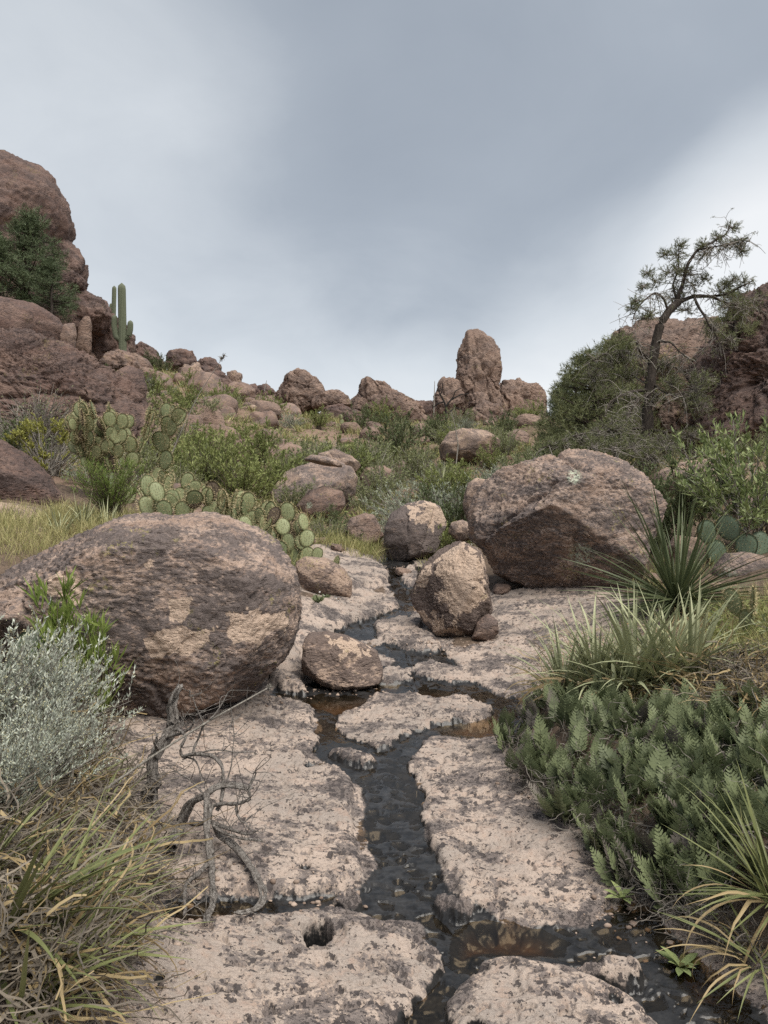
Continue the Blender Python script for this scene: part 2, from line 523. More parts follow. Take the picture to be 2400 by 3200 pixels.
def terrain(x, y, fine=True):
    """Height and surface masks at points (1-d arrays): z, crust, soil, wet, slab index, water level."""
    n = len(x)
    b = base_z(x, y)
    z = b.copy()
    p = xyz(x, y)
    far = sstep(9, 22, y)
    wl = b - 0.004
    slab = np.zeros(n, int)
    top = np.zeros(n)
    inside = np.full(n, -9.0)
    near = y < 14
    xi, yi = x[near], y[near]
    pn = p[near]
    warp = 0.030 * fbm(pn * 4.2, 5, .52) * np.clip(yi / 3, .7, 2)
    warp2 = 0.05 * fbm(pn * 2.2 + 40, 3) * np.clip(yi / 3, .7, 2)
    best = np.full(len(xi), -9.0)
    sl = np.zeros(len(xi), int)
    tp = np.zeros(len(xi))
    for k, (poly, hgt, soft, lab) in enumerate(SLABS):
        s = sdf_poly(xi, yi, SLAB_W[k]) + warp + warp2 * .5
        m_ = s > best
        best = np.where(m_, s, best)
        sl = np.where(m_ & (s > 0), k + 1, sl)
        sr = np.clip(s / soft, 0, 1)
        tp = np.maximum(tp, hgt * np.sqrt(np.clip(1 - (1 - sr) ** 2, 0, 1)))
    slab[near] = np.where(best > 0, sl, 0)
    top[near] = tp
    inside[near] = best
    st = np.full(n, -9.0)
    st[near] = sdf_poly(xi, yi, STREAM_W) + warp
    pool = np.zeros(n)
    pl = np.zeros(len(xi))
    for poly, d in POOLS_W:
        s = sdf_poly(xi, yi, poly) + warp * .6
        pl = np.maximum(pl, d * sstep(0.0, .16, s))
    pool[near] = pl
    wet = sstep(-.02, .05, st) * sstep(.012, -.012, inside - 0.008 + .02 * perlin(p * 26))
    # banks of soil and litter away from the rock
    md = np.zeros(n)
    md[near] = sstep(.0, .30, sdf_poly(xi, yi, MOUND_W) + warp * .8)
    z += .13 * md
    wet *= 1 - md
    soil = sstep(-.02, -.26, np.maximum(inside, st) + .10 * fbm(p * 1.9, 3))
    soil = np.maximum(soil, sstep(.05, .3, md))
    z += top * (1 - md)
    # relief of the pitted slabs
    rock = (1 - soil) * (1 - far)
    big = fbm(p * np.array([1.3, 1.6, 1]) + 3, 3)
    z += .034 * big * np.clip(rock, .3, 1) * (1 - wet * .7)
    if fine:
        q = p * np.array([1.0, 1.15, 1.0])
        f1 = fbm(q * 7 + 9, 5, .55)
        z += .0035 * f1 * (1 - .4 * wet)
        # ledges
        tt = fbm(q * np.array([2.2, 4.4, 1]) + 71, 4, .55) * 5
        led = (np.floor(tt) + sstep(.35, .65, tt - np.floor(tt)) - tt)
        z += .005 * led * rock * (1 - wet * .5)
        # pits in two sizes
        dens = sstep(-.25, .35, fbm(p * 1.7 + 20, 3))
        pw = q + .045 * np.stack([perlin(q * 14), perlin(q * 14 + 50), 0 * x], -1)
        w1, r1 = worley(pw * np.array([11., 15., 1]), True)
        w2, r2 = worley(pw * np.array([27., 36., 1]) + 5, True)
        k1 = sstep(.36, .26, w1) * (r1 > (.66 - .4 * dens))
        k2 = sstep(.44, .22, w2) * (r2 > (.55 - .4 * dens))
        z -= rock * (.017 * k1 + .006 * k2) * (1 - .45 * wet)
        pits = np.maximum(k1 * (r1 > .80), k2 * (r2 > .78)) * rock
        # runnels and knobs of the wet bed
        z += wet * (.0045 * perlin(q * np.array([6, 9, 1]) + 3) + .002 * perlin(q * 19) - .012 * sstep(.30, .12, worley(pw * np.array([6., 8., 1]) + 7, True)[0]))
        for x0, y0, xr, yr, dp, sh in HOLES_W:
            m_ = (np.abs(x - x0) < 2 * xr) & (np.abs(y - y0) < 2 * yr)
            if m_.any():
                rr = np.sqrt(((x[m_] - x0) / xr) ** 2 + ((y[m_] - y0) / yr) ** 2) + .16 * perlin(p[m_] * 22)
                hk = sstep(1.06, 1.05 - .75 * (1 - sh) - .16, rr)
                z[m_] -= dp * hk + (.010 if dp > .1 else .004) * sstep(1.8, 1.0, rr)
                if dp >= .02 and sh >= .7:
                    wet[m_] = np.maximum(wet[m_], .72 * sstep(1.10, 0.98, rr))
    else:
        pits = 0 * x
        z += .012 * fbm(p * 5, 3)
    z -= .014 * wet
    z -= pool
    # rough hillside
    z += far * (.22 * fbm(p * .35, 4) + .07 * ridged(p * .9, 3)) * np.clip(y / 26, .5, 1.3)
    z += soil * (1 - far) * (.05 * fbm(p * 2.3 + 5, 4, .6) + .012 * perlin(p * 19))
    # dark crust on the slabs: its own pattern of streaks, islands and specks
    c = fbm(p * np.array([2.6, 4.0, 1]) + 33, 5, .62) + .55 * fbm(p * np.array([13, 20, 1]) + 7, 4, .65)
    c = c + .42 * sstep(.13, .0, inside) * sstep(-.30, .02, st) * np.clip(.6 + 1.2 * fbm(p * 6 + 60, 3), 0, 1.3)
    c = c + .55 * pits          # some of the pits are coloured darker inside
    return dict(z=z, crust=c, soil=soil, wet=wet, slab=slab, wl=wl, pool=pool, inside=inside, st=st, pits=pits, far=far)


def ground_z(x, y):
    return terrain(np.atleast_1d(np.asarray(x, float)), np.atleast_1d(np.asarray(y, float)), False)['z']


def gz(x, y):
    return float(ground_z(x, y)[0])


def grid_faces(nr, nc):
    i = np.arange(nr - 1)[:, None] * nc + np.arange(nc - 1)[None, :]
    i = i.ravel()
    return np.stack([i, i + 1, i + nc + 1, i + nc], 1)


# ground material: pitted pink bedrock, black wet bed, brown soil and litter
def ground_material():
    m_, T = new_mat('streambed_rock')
    pos = T.n('ShaderNodeNewGeometry').outputs['Position']
    at = T.n('ShaderNodeAttribute', attribute_name='mask')
    sp = T.n('ShaderNodeSeparateColor', {0: at.outputs['Color']})
    crust_a, soil_a, wet_a = sp.outputs[0], sp.outputs[1], sp.outputs[2]
    p = T.vmul(pos, (1.0, 1.25, 1.0))
    nA = T.noise(p, 2.2, 5, 0.6)
    nB = T.noise(p, 13.0, 7, 0.7)
    nC = T.noise(p, 70.0, 5, 0.7)
    nD = T.noise(pos, 420.0, 2, 0.6)
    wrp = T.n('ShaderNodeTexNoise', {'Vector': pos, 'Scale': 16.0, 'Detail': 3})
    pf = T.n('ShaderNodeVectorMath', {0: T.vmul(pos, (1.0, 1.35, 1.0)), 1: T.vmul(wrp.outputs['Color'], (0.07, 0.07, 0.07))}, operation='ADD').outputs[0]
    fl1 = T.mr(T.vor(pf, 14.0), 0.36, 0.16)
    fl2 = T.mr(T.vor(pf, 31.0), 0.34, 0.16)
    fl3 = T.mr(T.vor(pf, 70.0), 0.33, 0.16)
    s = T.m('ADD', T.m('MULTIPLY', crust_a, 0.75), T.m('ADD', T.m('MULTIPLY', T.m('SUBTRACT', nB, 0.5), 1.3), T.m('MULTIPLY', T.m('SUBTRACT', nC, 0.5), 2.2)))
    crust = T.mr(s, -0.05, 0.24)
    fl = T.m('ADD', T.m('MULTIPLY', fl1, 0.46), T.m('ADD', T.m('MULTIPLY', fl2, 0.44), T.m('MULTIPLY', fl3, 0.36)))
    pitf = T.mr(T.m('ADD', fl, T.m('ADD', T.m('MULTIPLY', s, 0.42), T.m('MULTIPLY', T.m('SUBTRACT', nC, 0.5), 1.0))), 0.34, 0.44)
    body = T.mix(T.mr(nA, 0.38, 0.62), (0.385, 0.312, 0.264), (0.29, 0.247, 0.217))
    body = T.mix(T.mr(nB, 0.48, 0.68, 0.0, 0.6), body, (0.30, 0.205, 0.16))
    body = T.mix(T.mr(nC, 0.54, 0.66, 0.0, 0.75), body, (0.13, 0.10, 0.09))
    rim = T.m('MULTIPLY', T.mr(s, -0.1, 0.12), T.mr(s, 0.36, 0.15))
    body = T.mix(T.m('MULTIPLY', rim, 0.35), body, (0.52, 0.40, 0.30))
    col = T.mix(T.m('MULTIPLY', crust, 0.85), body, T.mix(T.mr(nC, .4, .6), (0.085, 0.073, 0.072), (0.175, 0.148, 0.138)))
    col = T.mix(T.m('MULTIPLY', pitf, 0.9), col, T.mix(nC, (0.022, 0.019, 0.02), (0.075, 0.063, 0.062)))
    soilc = T.mix(T.mr(nB, 0.35, 0.65), (0.15, 0.105, 0.075), (0.07, 0.05, 0.036))
    soilc = T.mix(T.mr(nC, 0.55, 0.7, 0.0, 0.7), soilc, (0.27, 0.21, 0.15))
    soilf = T.mr(T.m('ADD', soil_a, T.m('MULTIPLY', T.m('SUBTRACT', nB, 0.5), 0.8)), 0.35, 0.65)
    col = T.mix(soilf, col, soilc)
    grain = T.mr(nD, 0.3, 0.7, 0.68, 1.3, False)
    col = T.mix(1.0, col, T.n('ShaderNodeCombineColor', {0: grain, 1: grain, 2: grain}).outputs[0], 'MULTIPLY')
    wetf = T.mr(T.m('ADD', wet_a, T.m('MULTIPLY', T.m('SUBTRACT', nC, 0.5), 0.7)), 0.3, 0.65)
    wetc = T.mix(T.mr(nB, .35, .65), (0.010, 0.010, 0.0105), (0.034, 0.033, 0.033))
    pool_a = at.outputs['Alpha']
    wetc = T.mix(pool_a, wetc, T.mix(T.mr(nB, 0.35, 0.7), (0.04, 0.023, 0.010), (0.10, 0.054, 0.021)))
    col = T.mix(wetf, col, wetc)
    h = T.m('ADD', T.m('MULTIPLY', nB, 1.0), T.m('ADD', T.m('MULTIPLY', nC, 0.5), T.m('MULTIPLY', nD, 0.06)))
    h = T.m('ADD', h, T.m('ADD', T.m('MULTIPLY', crust, -0.10), T.m('MULTIPLY', pitf, -0.45)))
    bn = T.n('ShaderNodeBump', {'Height': h, 'Strength': T.mr(wetf, 0, 1, 0.9, 0.16), 'Distance': 0.009})
    rough = T.mr(wetf, 0.2, 0.9, 0.88, 0.24)
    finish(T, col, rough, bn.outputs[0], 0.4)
    return m_


def hill_material():
    m_, T = new_mat('hillside_soil')
    pos = T.n('ShaderNodeNewGeometry').outputs['Position']
    nA = T.noise(pos, 0.35, 6, 0.6)
    nB = T.noise(pos, 2.4, 7, 0.65)
    nC = T.noise(pos, 16.0, 5, 0.7)
    col = T.mix(T.mr(nB, 0.38, 0.62), (0.20, 0.15, 0.10), (0.115, 0.082, 0.058))
    col = T.mix(T.mr(T.m('ADD', nA, T.m('MULTIPLY', nC, 0.25)), 0.58, 0.70, 0.0, 0.8), col, (0.27, 0.185, 0.145))
    col = T.mix(T.mr(nC, 0.52, 0.64, 0.0, 0.6), col, (0.10, 0.105, 0.045))
    bn = T.n('ShaderNodeBump', {'Height': T.m('ADD', nB, T.m('MULTIPLY', nC, 0.5)), 'Strength': 1.0, 'Distance': 0.10})
    finish(T, col, 0.95, bn.outputs[0], 0.2)
    return m_


M['bed'] = ground_material()
M['hill'] = hill_material()


def water_material():
    m_, T = new_mat('stream_water')
    pos = T.n('ShaderNodeNewGeometry').outputs['Position']
    p = T.vmul(pos, (1.0, 0.55, 1.0))
    h = T.m('ADD', T.noise(p, 9.0, 3, 0.5, 0.4), T.m('MULTIPLY', T.noise(p, 38.0, 2, 0.5), 0.18))
    calm = T.n('ShaderNodeAttribute', attribute_name='mask').outputs['Alpha']
    bn = T.n('ShaderNodeBump', {'Height': h, 'Strength': T.mr(calm, 0.1, 0.9, 0.30, 0.015), 'Distance': 0.02})
    fr = T.n('ShaderNodeFresnel', {'IOR': 1.33, 'Normal': bn.outputs[0]}).outputs[0]
    gl = T.n('ShaderNodeBsdfGlossy', {'Color': (1, 1, 1, 1), 'Roughness': 0.03, 'Normal': bn.outputs[0]})
    tr = T.n('ShaderNodeBsdfTransparent', {'Color': (0.74, 0.66, 0.54, 1)})
    mx = T.n('ShaderNodeMixShader', {0: fr, 1: tr.outputs[0], 2: gl.outputs[0]})
    T.n('ShaderNodeOutputMaterial', {'Surface': mx.outputs[0]})
    return m_


M['water'] = water_material()


def build_ground():
    # fine ground in front of the camera
    ys = 1.0 / np.linspace(1 / 1.72, 1 / 11.5, 560)
    us = np.linspace(-260, 1920, 820)
    Y = np.repeat(ys, len(us))
    U = np.tile(us, len(ys))
    X = x_of(U, Y)
    d = terrain(X, Y)
    V = np.stack([X, Y, d['z']], 1)
    F = grid_faces(len(ys), len(us))
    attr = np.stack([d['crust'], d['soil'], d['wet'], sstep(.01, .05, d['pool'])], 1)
    lab = d['slab'][F]
    fl = np.where((lab == lab[:, :1]).all(1), lab[:, 0], lab.min(1))
    for k in range(len(SLABS) + 1):
        f = F[fl == k]
        if not len(f):
            continue
        idx, inv = np.unique(f, return_inverse=True)
        name = 'streambed' if k == 0 else 'rock_slab'
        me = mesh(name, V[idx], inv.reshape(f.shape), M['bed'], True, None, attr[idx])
        o = obj(name, me)
        if k == 0:
            tag(o, 'black wet rock bed and brown soil banks of the ravine', 'stream bed', None, 'structure')
        else:
            tag(o, SLABS[k - 1][3], 'rock slab', 'bedrock slabs along the stream')
    # water lies in the low places of the bed
    wz = d['wl'] - .013 + .004 * perlin(xyz(X, Y) * 1.3)
    ok = (d['st'] > -.02) & (d['inside'] < .10) & (d['z'] < wz + .015)
    f = F[ok[F].all(1)]
    idx, inv = np.unique(f, return_inverse=True)
    WV = np.stack([X, Y, wz], 1)[idx]
    wat = np.zeros((len(idx), 4)); wat[:, 3] = sstep(.01, .04, d['pool'][idx])
    o = obj('stream_water', mesh('stream_water', WV, inv.reshape(f.shape), M['water'], True, None, wat))
    tag(o, 'thin clear water and still brown pools of the small stream', 'water', None, 'structure')
    # the wider ground: behind and beside the camera, the hillsides and beyond
    ys = np.concatenate([np.linspace(-8, 1.5, 30), 1.5 * np.exp(np.linspace(.02, np.log(160 / 1.5), 300))])
    us = np.linspace(-1550, 3250, 520)
    Y = np.repeat(ys, len(us)); U = np.tile(us, len(ys)); X = x_of(U, Y)
    d = terrain(X, Y, False)
    z = d['z'].copy()
    dip = np.minimum(np.minimum(Y - 1.74, 11.4 - Y) / .15, np.minimum(U + 250, 1910 - U) / 60)
    z -= np.clip(dip, 0, 1) * .22
    attr = np.stack([d['crust'], np.maximum(d['soil'], sstep(9, 13, Y)), d['wet'] * 0, d['pool'] * 0], 1)
    V = np.stack([X, Y, z], 1)
    F = grid_faces(len(ys), len(us))
    fy = Y[F].mean(1)
    for nm, msk, mt, lb in (('ground', fy < 11, M['bed'], 'rock and soil around the viewpoint'), ('hillside', fy >= 11, M['hill'], 'brush covered hillside of the ravine')):
        f = F[msk]
        idx, inv = np.unique(f, return_inverse=True)
        o = obj(nm, mesh(nm, V[idx], inv.reshape(f.shape), mt, True, None, attr[idx]))
        tag(o, lb, 'ground', None, 'structure')
    S_ = 6000.0
    o = obj('plain', mesh('plain', [(-S_, -S_, -4), (S_, -S_, -4), (S_, S_, -4), (-S_, S_, -4)], np.array([[0, 1, 2, 3]]), M['hill']))
    tag(o, 'flat land far below the ridge', 'ground', None, 'structure')


build_ground()

# ------------------------------------------------------------------ boulders and cliffs
_CS = {}


def cube_sphere(n):
    if n in _CS:
        return _CS[n]
    a = np.tan(np.linspace(-1, 1, n + 1) * math.pi / 4)
    g0, g1 = np.meshgrid(a, a, indexing='ij')
    o1 = np.ones_like(g0)
    Vs, Fs, off = [], [], 0
    for s in (1, -1):
        for ax in range(3):
            c = [None] * 3
            c[ax], c[(ax + 1) % 3], c[(ax + 2) % 3] = o1 * s, g0 * s, g1
            Vs.append(np.stack(c, -1).reshape(-1, 3))
            Fs.append(grid_faces(n + 1, n + 1) + off)
            off += (n + 1) ** 2
    V, F = np.concatenate(Vs), np.concatenate(Fs)
    V /= np.linalg.norm(V, axis=1)[:, None]
    key = np.round(V * 1e5).astype(np.int64)
    _, idx, inv = np.unique(key, axis=0, return_index=True, return_inverse=True)
    V, F = V[idx], inv.reshape(-1)[F]
    _CS[n] = (V, F)
    return V, F


def shape_rock(dirs, R, D, seed, facets=9, flat=.85, rough=1.0, strata=1.0, pit=1.0, box=.85, S=1.0, lumps=.06, blocks=0.0, flute=0.0, cracks=2, cdepth=.05):
    """Displace unit directions into a boulder; R(theta) gives the silhouette radius in the x-z plane, D its half depth in y."""
    rs = np.random.default_rng(seed)
    th = np.arctan2(dirs[:, 2], dirs[:, 0])
    rr = np.hypot(dirs[:, 0], dirs[:, 2])
    r = R(th) * rr ** box
    P_ = np.stack([r * np.cos(th), D * np.sign(dirs[:, 1]) * np.abs(dirs[:, 1]) ** box, r * np.sin(th)], 1)
    off = rs.uniform(-50, 50, 3)
    seedn = seed
    nrm = P_ / (np.linalg.norm(P_, axis=1)[:, None] + 1e-9)
    P_ += nrm * (S * lumps * fbm(P_ / S * 1.1 + off, 3))[:, None]
    for k in range(facets):
        nv = rs.normal(size=3)
        nv[1] -= .9
        nv /= np.linalg.norm(nv)
        h = P_ @ nv
        dmax = h.max()
        lim = dmax * rs.uniform(flat, .97)
        P_ -= nv * (np.maximum(0, h - lim) * .97)[:, None]
    q = P_ / S
    an = np.array([1.0, 1.0, 2.1])
    d = .016 * fbm(q * 3.2 + off, 4, .5) * rough
    tt = fbm(q * an * 1.6 + off + 9, 4, .55) * 4.5
    d += .020 * strata * (np.floor(tt) + sstep(.42, .62, tt - np.floor(tt)) - tt)
    tt = fbm(q * an * 4.2 + off + 29, 4, .6) * 3.5
    d += .009 * strata * (np.floor(tt) + sstep(.40, .62, tt - np.floor(tt)) - tt)
    d += .0028 * rough * fbm(q * an * 17 + off, 3, .6)
    for k in range(cracks):
        cn = rs.normal(size=3) * np.array([1, .35, 1.0 if k % 2 else .45])
        cn /= np.linalg.norm(cn)
        co = rs.uniform(-.55, .55)
        dist = np.abs(q @ cn - co + .13 * perlin(q * 1.6 + off + k * 7) + .05 * perlin(q * 6 + off + k * 3))
        gate = sstep(-.15, .15, perlin(q * .9 + off + 40 + k * 13))
        d -= cdepth * gate * sstep(.030, .004, dist) + .012 * gate * sstep(.16, .0, dist)
    if blocks:
        wq = q + .12 * np.stack([perlin(q * 2.5 + off), perlin(q * 2.5 + 9), perlin(q * 2.5 + 19)], -1)
        for fr_, am in ((1.7, 1.0), (3.6, .5), (7.5, .22)):
            w, r_ = worley(wq * np.array([1.25, 1.25, .8]) * fr_ + off)
            d += blocks * am * (r_ - .5) - blocks * am * .35 * sstep(.45, .75, w)
    if flute:
        d += flute * ridged(q * np.array([3.2, 3.2, .5]) + off, 2) * .5
    if pit > 0:
        w, r_ = worley(q * np.array([7, 7, 11.]) + off + .25 * np.stack([perlin(q * 9), perlin(q * 9 + 9), perlin(q * 9 + 19)], -1))
        d -= .022 * pit * sstep(.40, .16, w) * (r_ > .72)
        w, r_ = worley(q * np.array([17, 17, 26.]) + off)
        d -= .008 * pit * sstep(.42, .16, w) * (r_ > .6)
    P_ += nrm * (S * d)[:, None]
    return P_


def outline_R(pts):
    """Radius about the centre as a function of angle, from a closed outline in metres."""
    P_ = np.asarray(pts, float)
    Q = np.roll(P_, -1, 0)
    k = np.linspace(0, 1, 24, endpoint=False)[:, None, None]
    S_ = (P_[None] * (1 - k) + Q[None] * k).reshape(-1, 2)
    th, rr = np.arctan2(S_[:, 1], S_[:, 0]), np.hypot(S_[:, 0], S_[:, 1])
    bins = np.linspace(-math.pi, math.pi, 181)
    c = (bins[1:] + bins[:-1]) / 2
    ix = np.clip(np.digitize(th, bins) - 1, 0, 179)
    mx = np.zeros(180)
    np.maximum.at(mx, ix, rr)
    good = mx > 0
    cc, mm = c[good], mx[good]
    cc = np.concatenate([cc - 2 * math.pi, cc, cc + 2 * math.pi]); mm = np.tile(mm, 3)
    fine_t = np.linspace(-math.pi, math.pi, 361)
    f = np.interp(fine_t, cc, mm)
    f = np.convolve(np.pad(f[:-1], 4, mode='wrap'), np.array([0, 1, 2, 3, 4, 3, 2, 1, 0]) / 16., 'valid')
    f = np.append(f, f[0])
    return lambda a: np.interp(a, fine_t, f)


ROCKS = {}


def rock(key, label, outline, mat, Y=None, depth=.8, n=40, seed=1, fresh=(), lichen=(), group=None, cat='boulder', name='boulder', sink=0.0, shift=0.0, crust=0.0, **kw):
    """A boulder whose outline is as seen in the picture; it stands on the ground at its own distance."""
    us = [p_[0] for p_ in outline]; vs = [p_[1] for p_ in outline]
    um, vb = (max(us) + min(us)) / 2, max(vs)
    hw = (max(us) - min(us)) / 2
    if Y is None:
        yc = hit(um, vb)[1]
        Y = yc / (1 - min(.45, depth * hw / FPX * .55)) + shift
    cu_, cv_ = um, (max(vs) + min(vs)) / 2
    c = np.array([(cu_ - CU) / FPX * Y, Y, EYE - (cv_ - CV) / FPX * Y])
    pts = [((u - cu_) / FPX * Y, -(v - cv_) / FPX * Y) for u, v in outline]
    if sink:
        lo = min(q[1] for q in pts)
        pts = [(a, b - sink if b < lo * .5 else b) for a, b in pts]
    hh = (max(vs) - min(vs)) / 2 / FPX * Y
    S_ = math.sqrt(hw / FPX * Y * hh)
    D = depth * hw / FPX * Y
    dirs, F = cube_sphere(n)
    P_ = shape_rock(dirs, outline_R(pts), D, seed, S=S_, **kw)
    att = np.zeros((len(P_), 4))
    att[:, 0] = crust
    Wp = P_ + c
    pu, pv = CU + FPX * Wp[:, 0] / Wp[:, 1], CV - FPX * (Wp[:, 2] - EYE) / Wp[:, 1]
    front = P_[:, 1] < .2 * D
    for poly in fresh:
        s = sdf_poly(pu, pv, poly) + 26 * fbm(P_ / S_ * 3.0 + 11, 5, .65)
        att[:, 1] = np.maximum(att[:, 1], sstep(-9, 9, s) * front)
    for (u, v, r) in lichen:
        s = np.hypot(pu - u, pv - v) / r
        att[:, 2] = np.maximum(att[:, 2], sstep(1.1, .5, s) * front)
    me = mesh(name, P_, F, M[mat], True, None, att)
    o = tag(obj(name, me, None, tuple(c)), label, cat, group)
    ROCKS[key] = o
    return o


NB = 'boulders resting on the stream bedrock'
rock('big_left', 'huge oval dark boulder with pale scars above the dead shrub',
     [(0, 1228), (60, 1188), (150, 1150), (240, 1128), (340, 1119), (430, 1118), (505, 1130), (570, 1155), (625, 1190), (655, 1230), (664, 1285), (655, 1350),
      (632, 1400), (590, 1445), (545, 1480), (490, 1496), (450, 1520), (380, 1546), (300, 1554), (200, 1550), (60, 1500), (-60, 1430), (-100, 1350), (-70, 1270)],
     'boulder', depth=.72, n=104, seed=5, group=NB, facets=13, flat=.72, sink=.05, strata=1.35, rough=1.2, pit=.8, blocks=.022, box=.78, crust=.012, cracks=3, cdepth=.045,
     fresh=[[(345, 1280), (420, 1280), (420, 1330), (370, 1340)], [(105, 1245), (165, 1245), (160, 1290), (110, 1290)], [(680 * .69, 1300), (610, 1330), (600, 1390), (500, 1400)],
            [(520, 1300), (640, 1330), (620, 1370), (540, 1370)], [(300, 1210), (335, 1205), (330, 1240), (305, 1240)], [(300, 1380), (470, 1350), (440, 1400), (320, 1410)]])
rock('big_right', 'massive blocky brown boulder with a white lichen patch beside the sotol',
     [(1010, 1105), (1028, 1062), (1065, 1030), (1100, 1008), (1180, 985), (1260, 974), (1330, 1000), (1390, 1040), (1428, 1090), (1437, 1150), (1420, 1205), (1380, 1250),
      (1338, 1284), (1290, 1280), (1220, 1266), (1130, 1246), (1078, 1240), (1045, 1195), (1014, 1165)],
     'boulder', depth=.8, n=84, seed=12, group=NB, facets=14, flat=.76, sink=.1, cracks=3, rough=1.5, blocks=.03, box=.78, lichen=[(1255, 1198, 30), (1240, 1030, 18)], strata=1.7)
rock('upright', 'upright tan boulder with broken pale faces standing on the slab by the stream',
     [(942, 1175), (975, 1163), (1030, 1185), (1062, 1215), (1076, 1280), (1070, 1325), (1050, 1372), (1000, 1383), (955, 1372), (915, 1340), (886, 1300), (896, 1262), (916, 1220)],
     'boulder_tan', depth=.85, n=64, seed=21, group=NB, facets=16, flat=.56, sink=.03, strata=1.8, blocks=.03, box=.66, lumps=.03, cracks=3, crust=.16,
     fresh=[[(960, 1170), (1020, 1185), (1050, 1230), (1040, 1290), (1000, 1340), (960, 1330), (950, 1260), (940, 1200)], [(905, 1230), (930, 1225), (925, 1260), (905, 1265)],
            [(910, 1330), (960, 1340), (1000, 1370), (950, 1372)]])
rock('chip', 'broken chunk of rock wedged under the upright tan boulder',
     [(1018, 1380), (1030, 1345), (1055, 1325), (1074, 1340), (1078, 1368), (1062, 1386), (1035, 1388)], 'boulder_brown', depth=.9, n=24, seed=22, group=NB)
rock('sharp', 'small tapered brown boulder lying at the edge of the stream puddle',
     [(636, 1408), (645, 1385), (668, 1370), (705, 1365), (748, 1373), (790, 1395), (815, 1410), (828, 1440), (822, 1465), (785, 1481), (735, 1487), (695, 1478), (655, 1448)],
     'boulder_tan', depth=.8, n=54, seed=33, group=NB, facets=14, flat=.70, blocks=.03, crust=.06, fresh=[[(710, 1375), (760, 1385), (790, 1410), (740, 1420)]], sink=.02)
rock('tanpatch', 'rounded boulder with one smooth tan broken patch near its top',
     [(828, 1142), (845, 1105), (880, 1085), (922, 1080), (950, 1095), (966, 1130), (968, 1160), (950, 1180), (915, 1195), (870, 1211), (842, 1202), (828, 1178)],
     'boulder', depth=.85, n=48, seed=41, group=NB, facets=12, flat=.72, blocks=.02, crust=.08, fresh=[[(888, 1090), (930, 1082), (955, 1100), (962, 1125), (925, 1140), (890, 1108)]], sink=.05)
rock('roundbrown', 'round brown boulder left of the tan patched boulder',
     [(740, 1150), (755, 1120), (790, 1108), (820, 1115), (831, 1140), (826, 1168), (808, 1184), (770, 1178), (745, 1166)],
     'boulder_brown', depth=.9, n=36, seed=44, group=NB, facets=6, flat=.74, sink=.05, blocks=.02)
rock('lowtan', 'low tan boulder leaning out behind the huge oval boulder',
     [(640, 1215), (660, 1202), (702, 1204), (742, 1228), (763, 1258), (760, 1281), (722, 1286), (680, 1278), (640, 1268)],
     'boulder_tan', depth=.9, n=36, seed=47, group=NB, sink=.05)
rock('slabback', 'broad domed boulder behind the prickly pear upstream',
     [(584, 1066), (610, 1022), (660, 992), (722, 988), (762, 1008), (772, 1030), (768, 1066), (740, 1105), (640, 1125), (600, 1110)],
     'boulder', depth=.8, n=48, seed=51, group=NB, facets=11, flat=.74, shift=1.2, blocks=.03)
rock('midball', 'purple brown boulder with a pale lichen dot under the broad domed boulder',
     [(640, 1092), (660, 1062), (700, 1048), (740, 1062), (746, 1092), (722, 1122), (680, 1133), (650, 1118)],
     'boulder_brown', depth=.9, n=40, seed=52, group=NB, lichen=[(668, 1092, 9)])
rock('uprightback', 'small dark boulder right of the broad domed boulder',
     [(775, 1032), (790, 1010), (830, 1005), (856, 1020), (859, 1045), (842, 1062), (800, 1066), (780, 1052)],
     'boulder_brown', depth=.9, n=34, seed=53, group=NB)
rock('hump', 'flat topped tan boulder peeking over the broad domed boulder',
     [(672, 1000), (690, 980), (725, 970), (762, 985), (780, 1005), (760, 1030), (690, 1030)],
     'boulder_tan', Y=17.0, depth=.8, n=32, seed=54, group=NB)
rock('flake', 'thin dark flake of rock lying on the broad domed boulder',
     [(655, 994), (668, 982), (705, 986), (738, 1000), (745, 1010), (700, 1006)], 'boulder', Y=14.1, depth=.7, n=20, seed=55, group=NB)
rock('mound', 'wide low tan boulder half buried in the brush below the spire',
     [(948, 960), (965, 934), (1000, 924), (1050, 930), (1080, 948), (1078, 985), (1020, 1000), (955, 995)],
     'boulder_tan', Y=24.0, depth=.8, n=40, seed=56, group='boulders on the ravine floor')
rock('tanfin', 'narrow tan rock fin tucked behind the massive blocky boulder',
     [(1000, 1090), (1010, 1045), (1035, 1028), (1060, 1040), (1070, 1080), (1050, 1120), (1005, 1120)],
     'boulder_tan', Y=11.6, depth=.8, n=32, seed=57, group=NB)
rock('pale', 'small pale grey rock left of the massive blocky boulder',
     [(968, 1150), (975, 1128), (1000, 1122), (1020, 1135), (1022, 1165), (990, 1172)],
     'boulder_tan', Y=10.6, depth=.9, n=26, seed=58, group=NB)
rock('rightgrey', 'grey lichened boulder between the sotol and the spiny cactus pad',
     [(1545, 1230), (1570, 1195), (1620, 1190), (1680, 1215), (1700, 1280), (1660, 1322), (1580, 1316), (1548, 1290)],
     'boulder', Y=7.8, depth=.8, n=44, seed=59, group=NB, lichen=[(1570, 1250, 26)])
rock('behindsotol', 'pinkish rock hidden behind the sotol leaves',
     [(1440, 1190), (1460, 1155), (1510, 1160), (1540, 1200), (1530, 1280), (1450, 1290)], 'boulder_tan', Y=8.6, depth=.8, n=30, seed=60, group=NB)

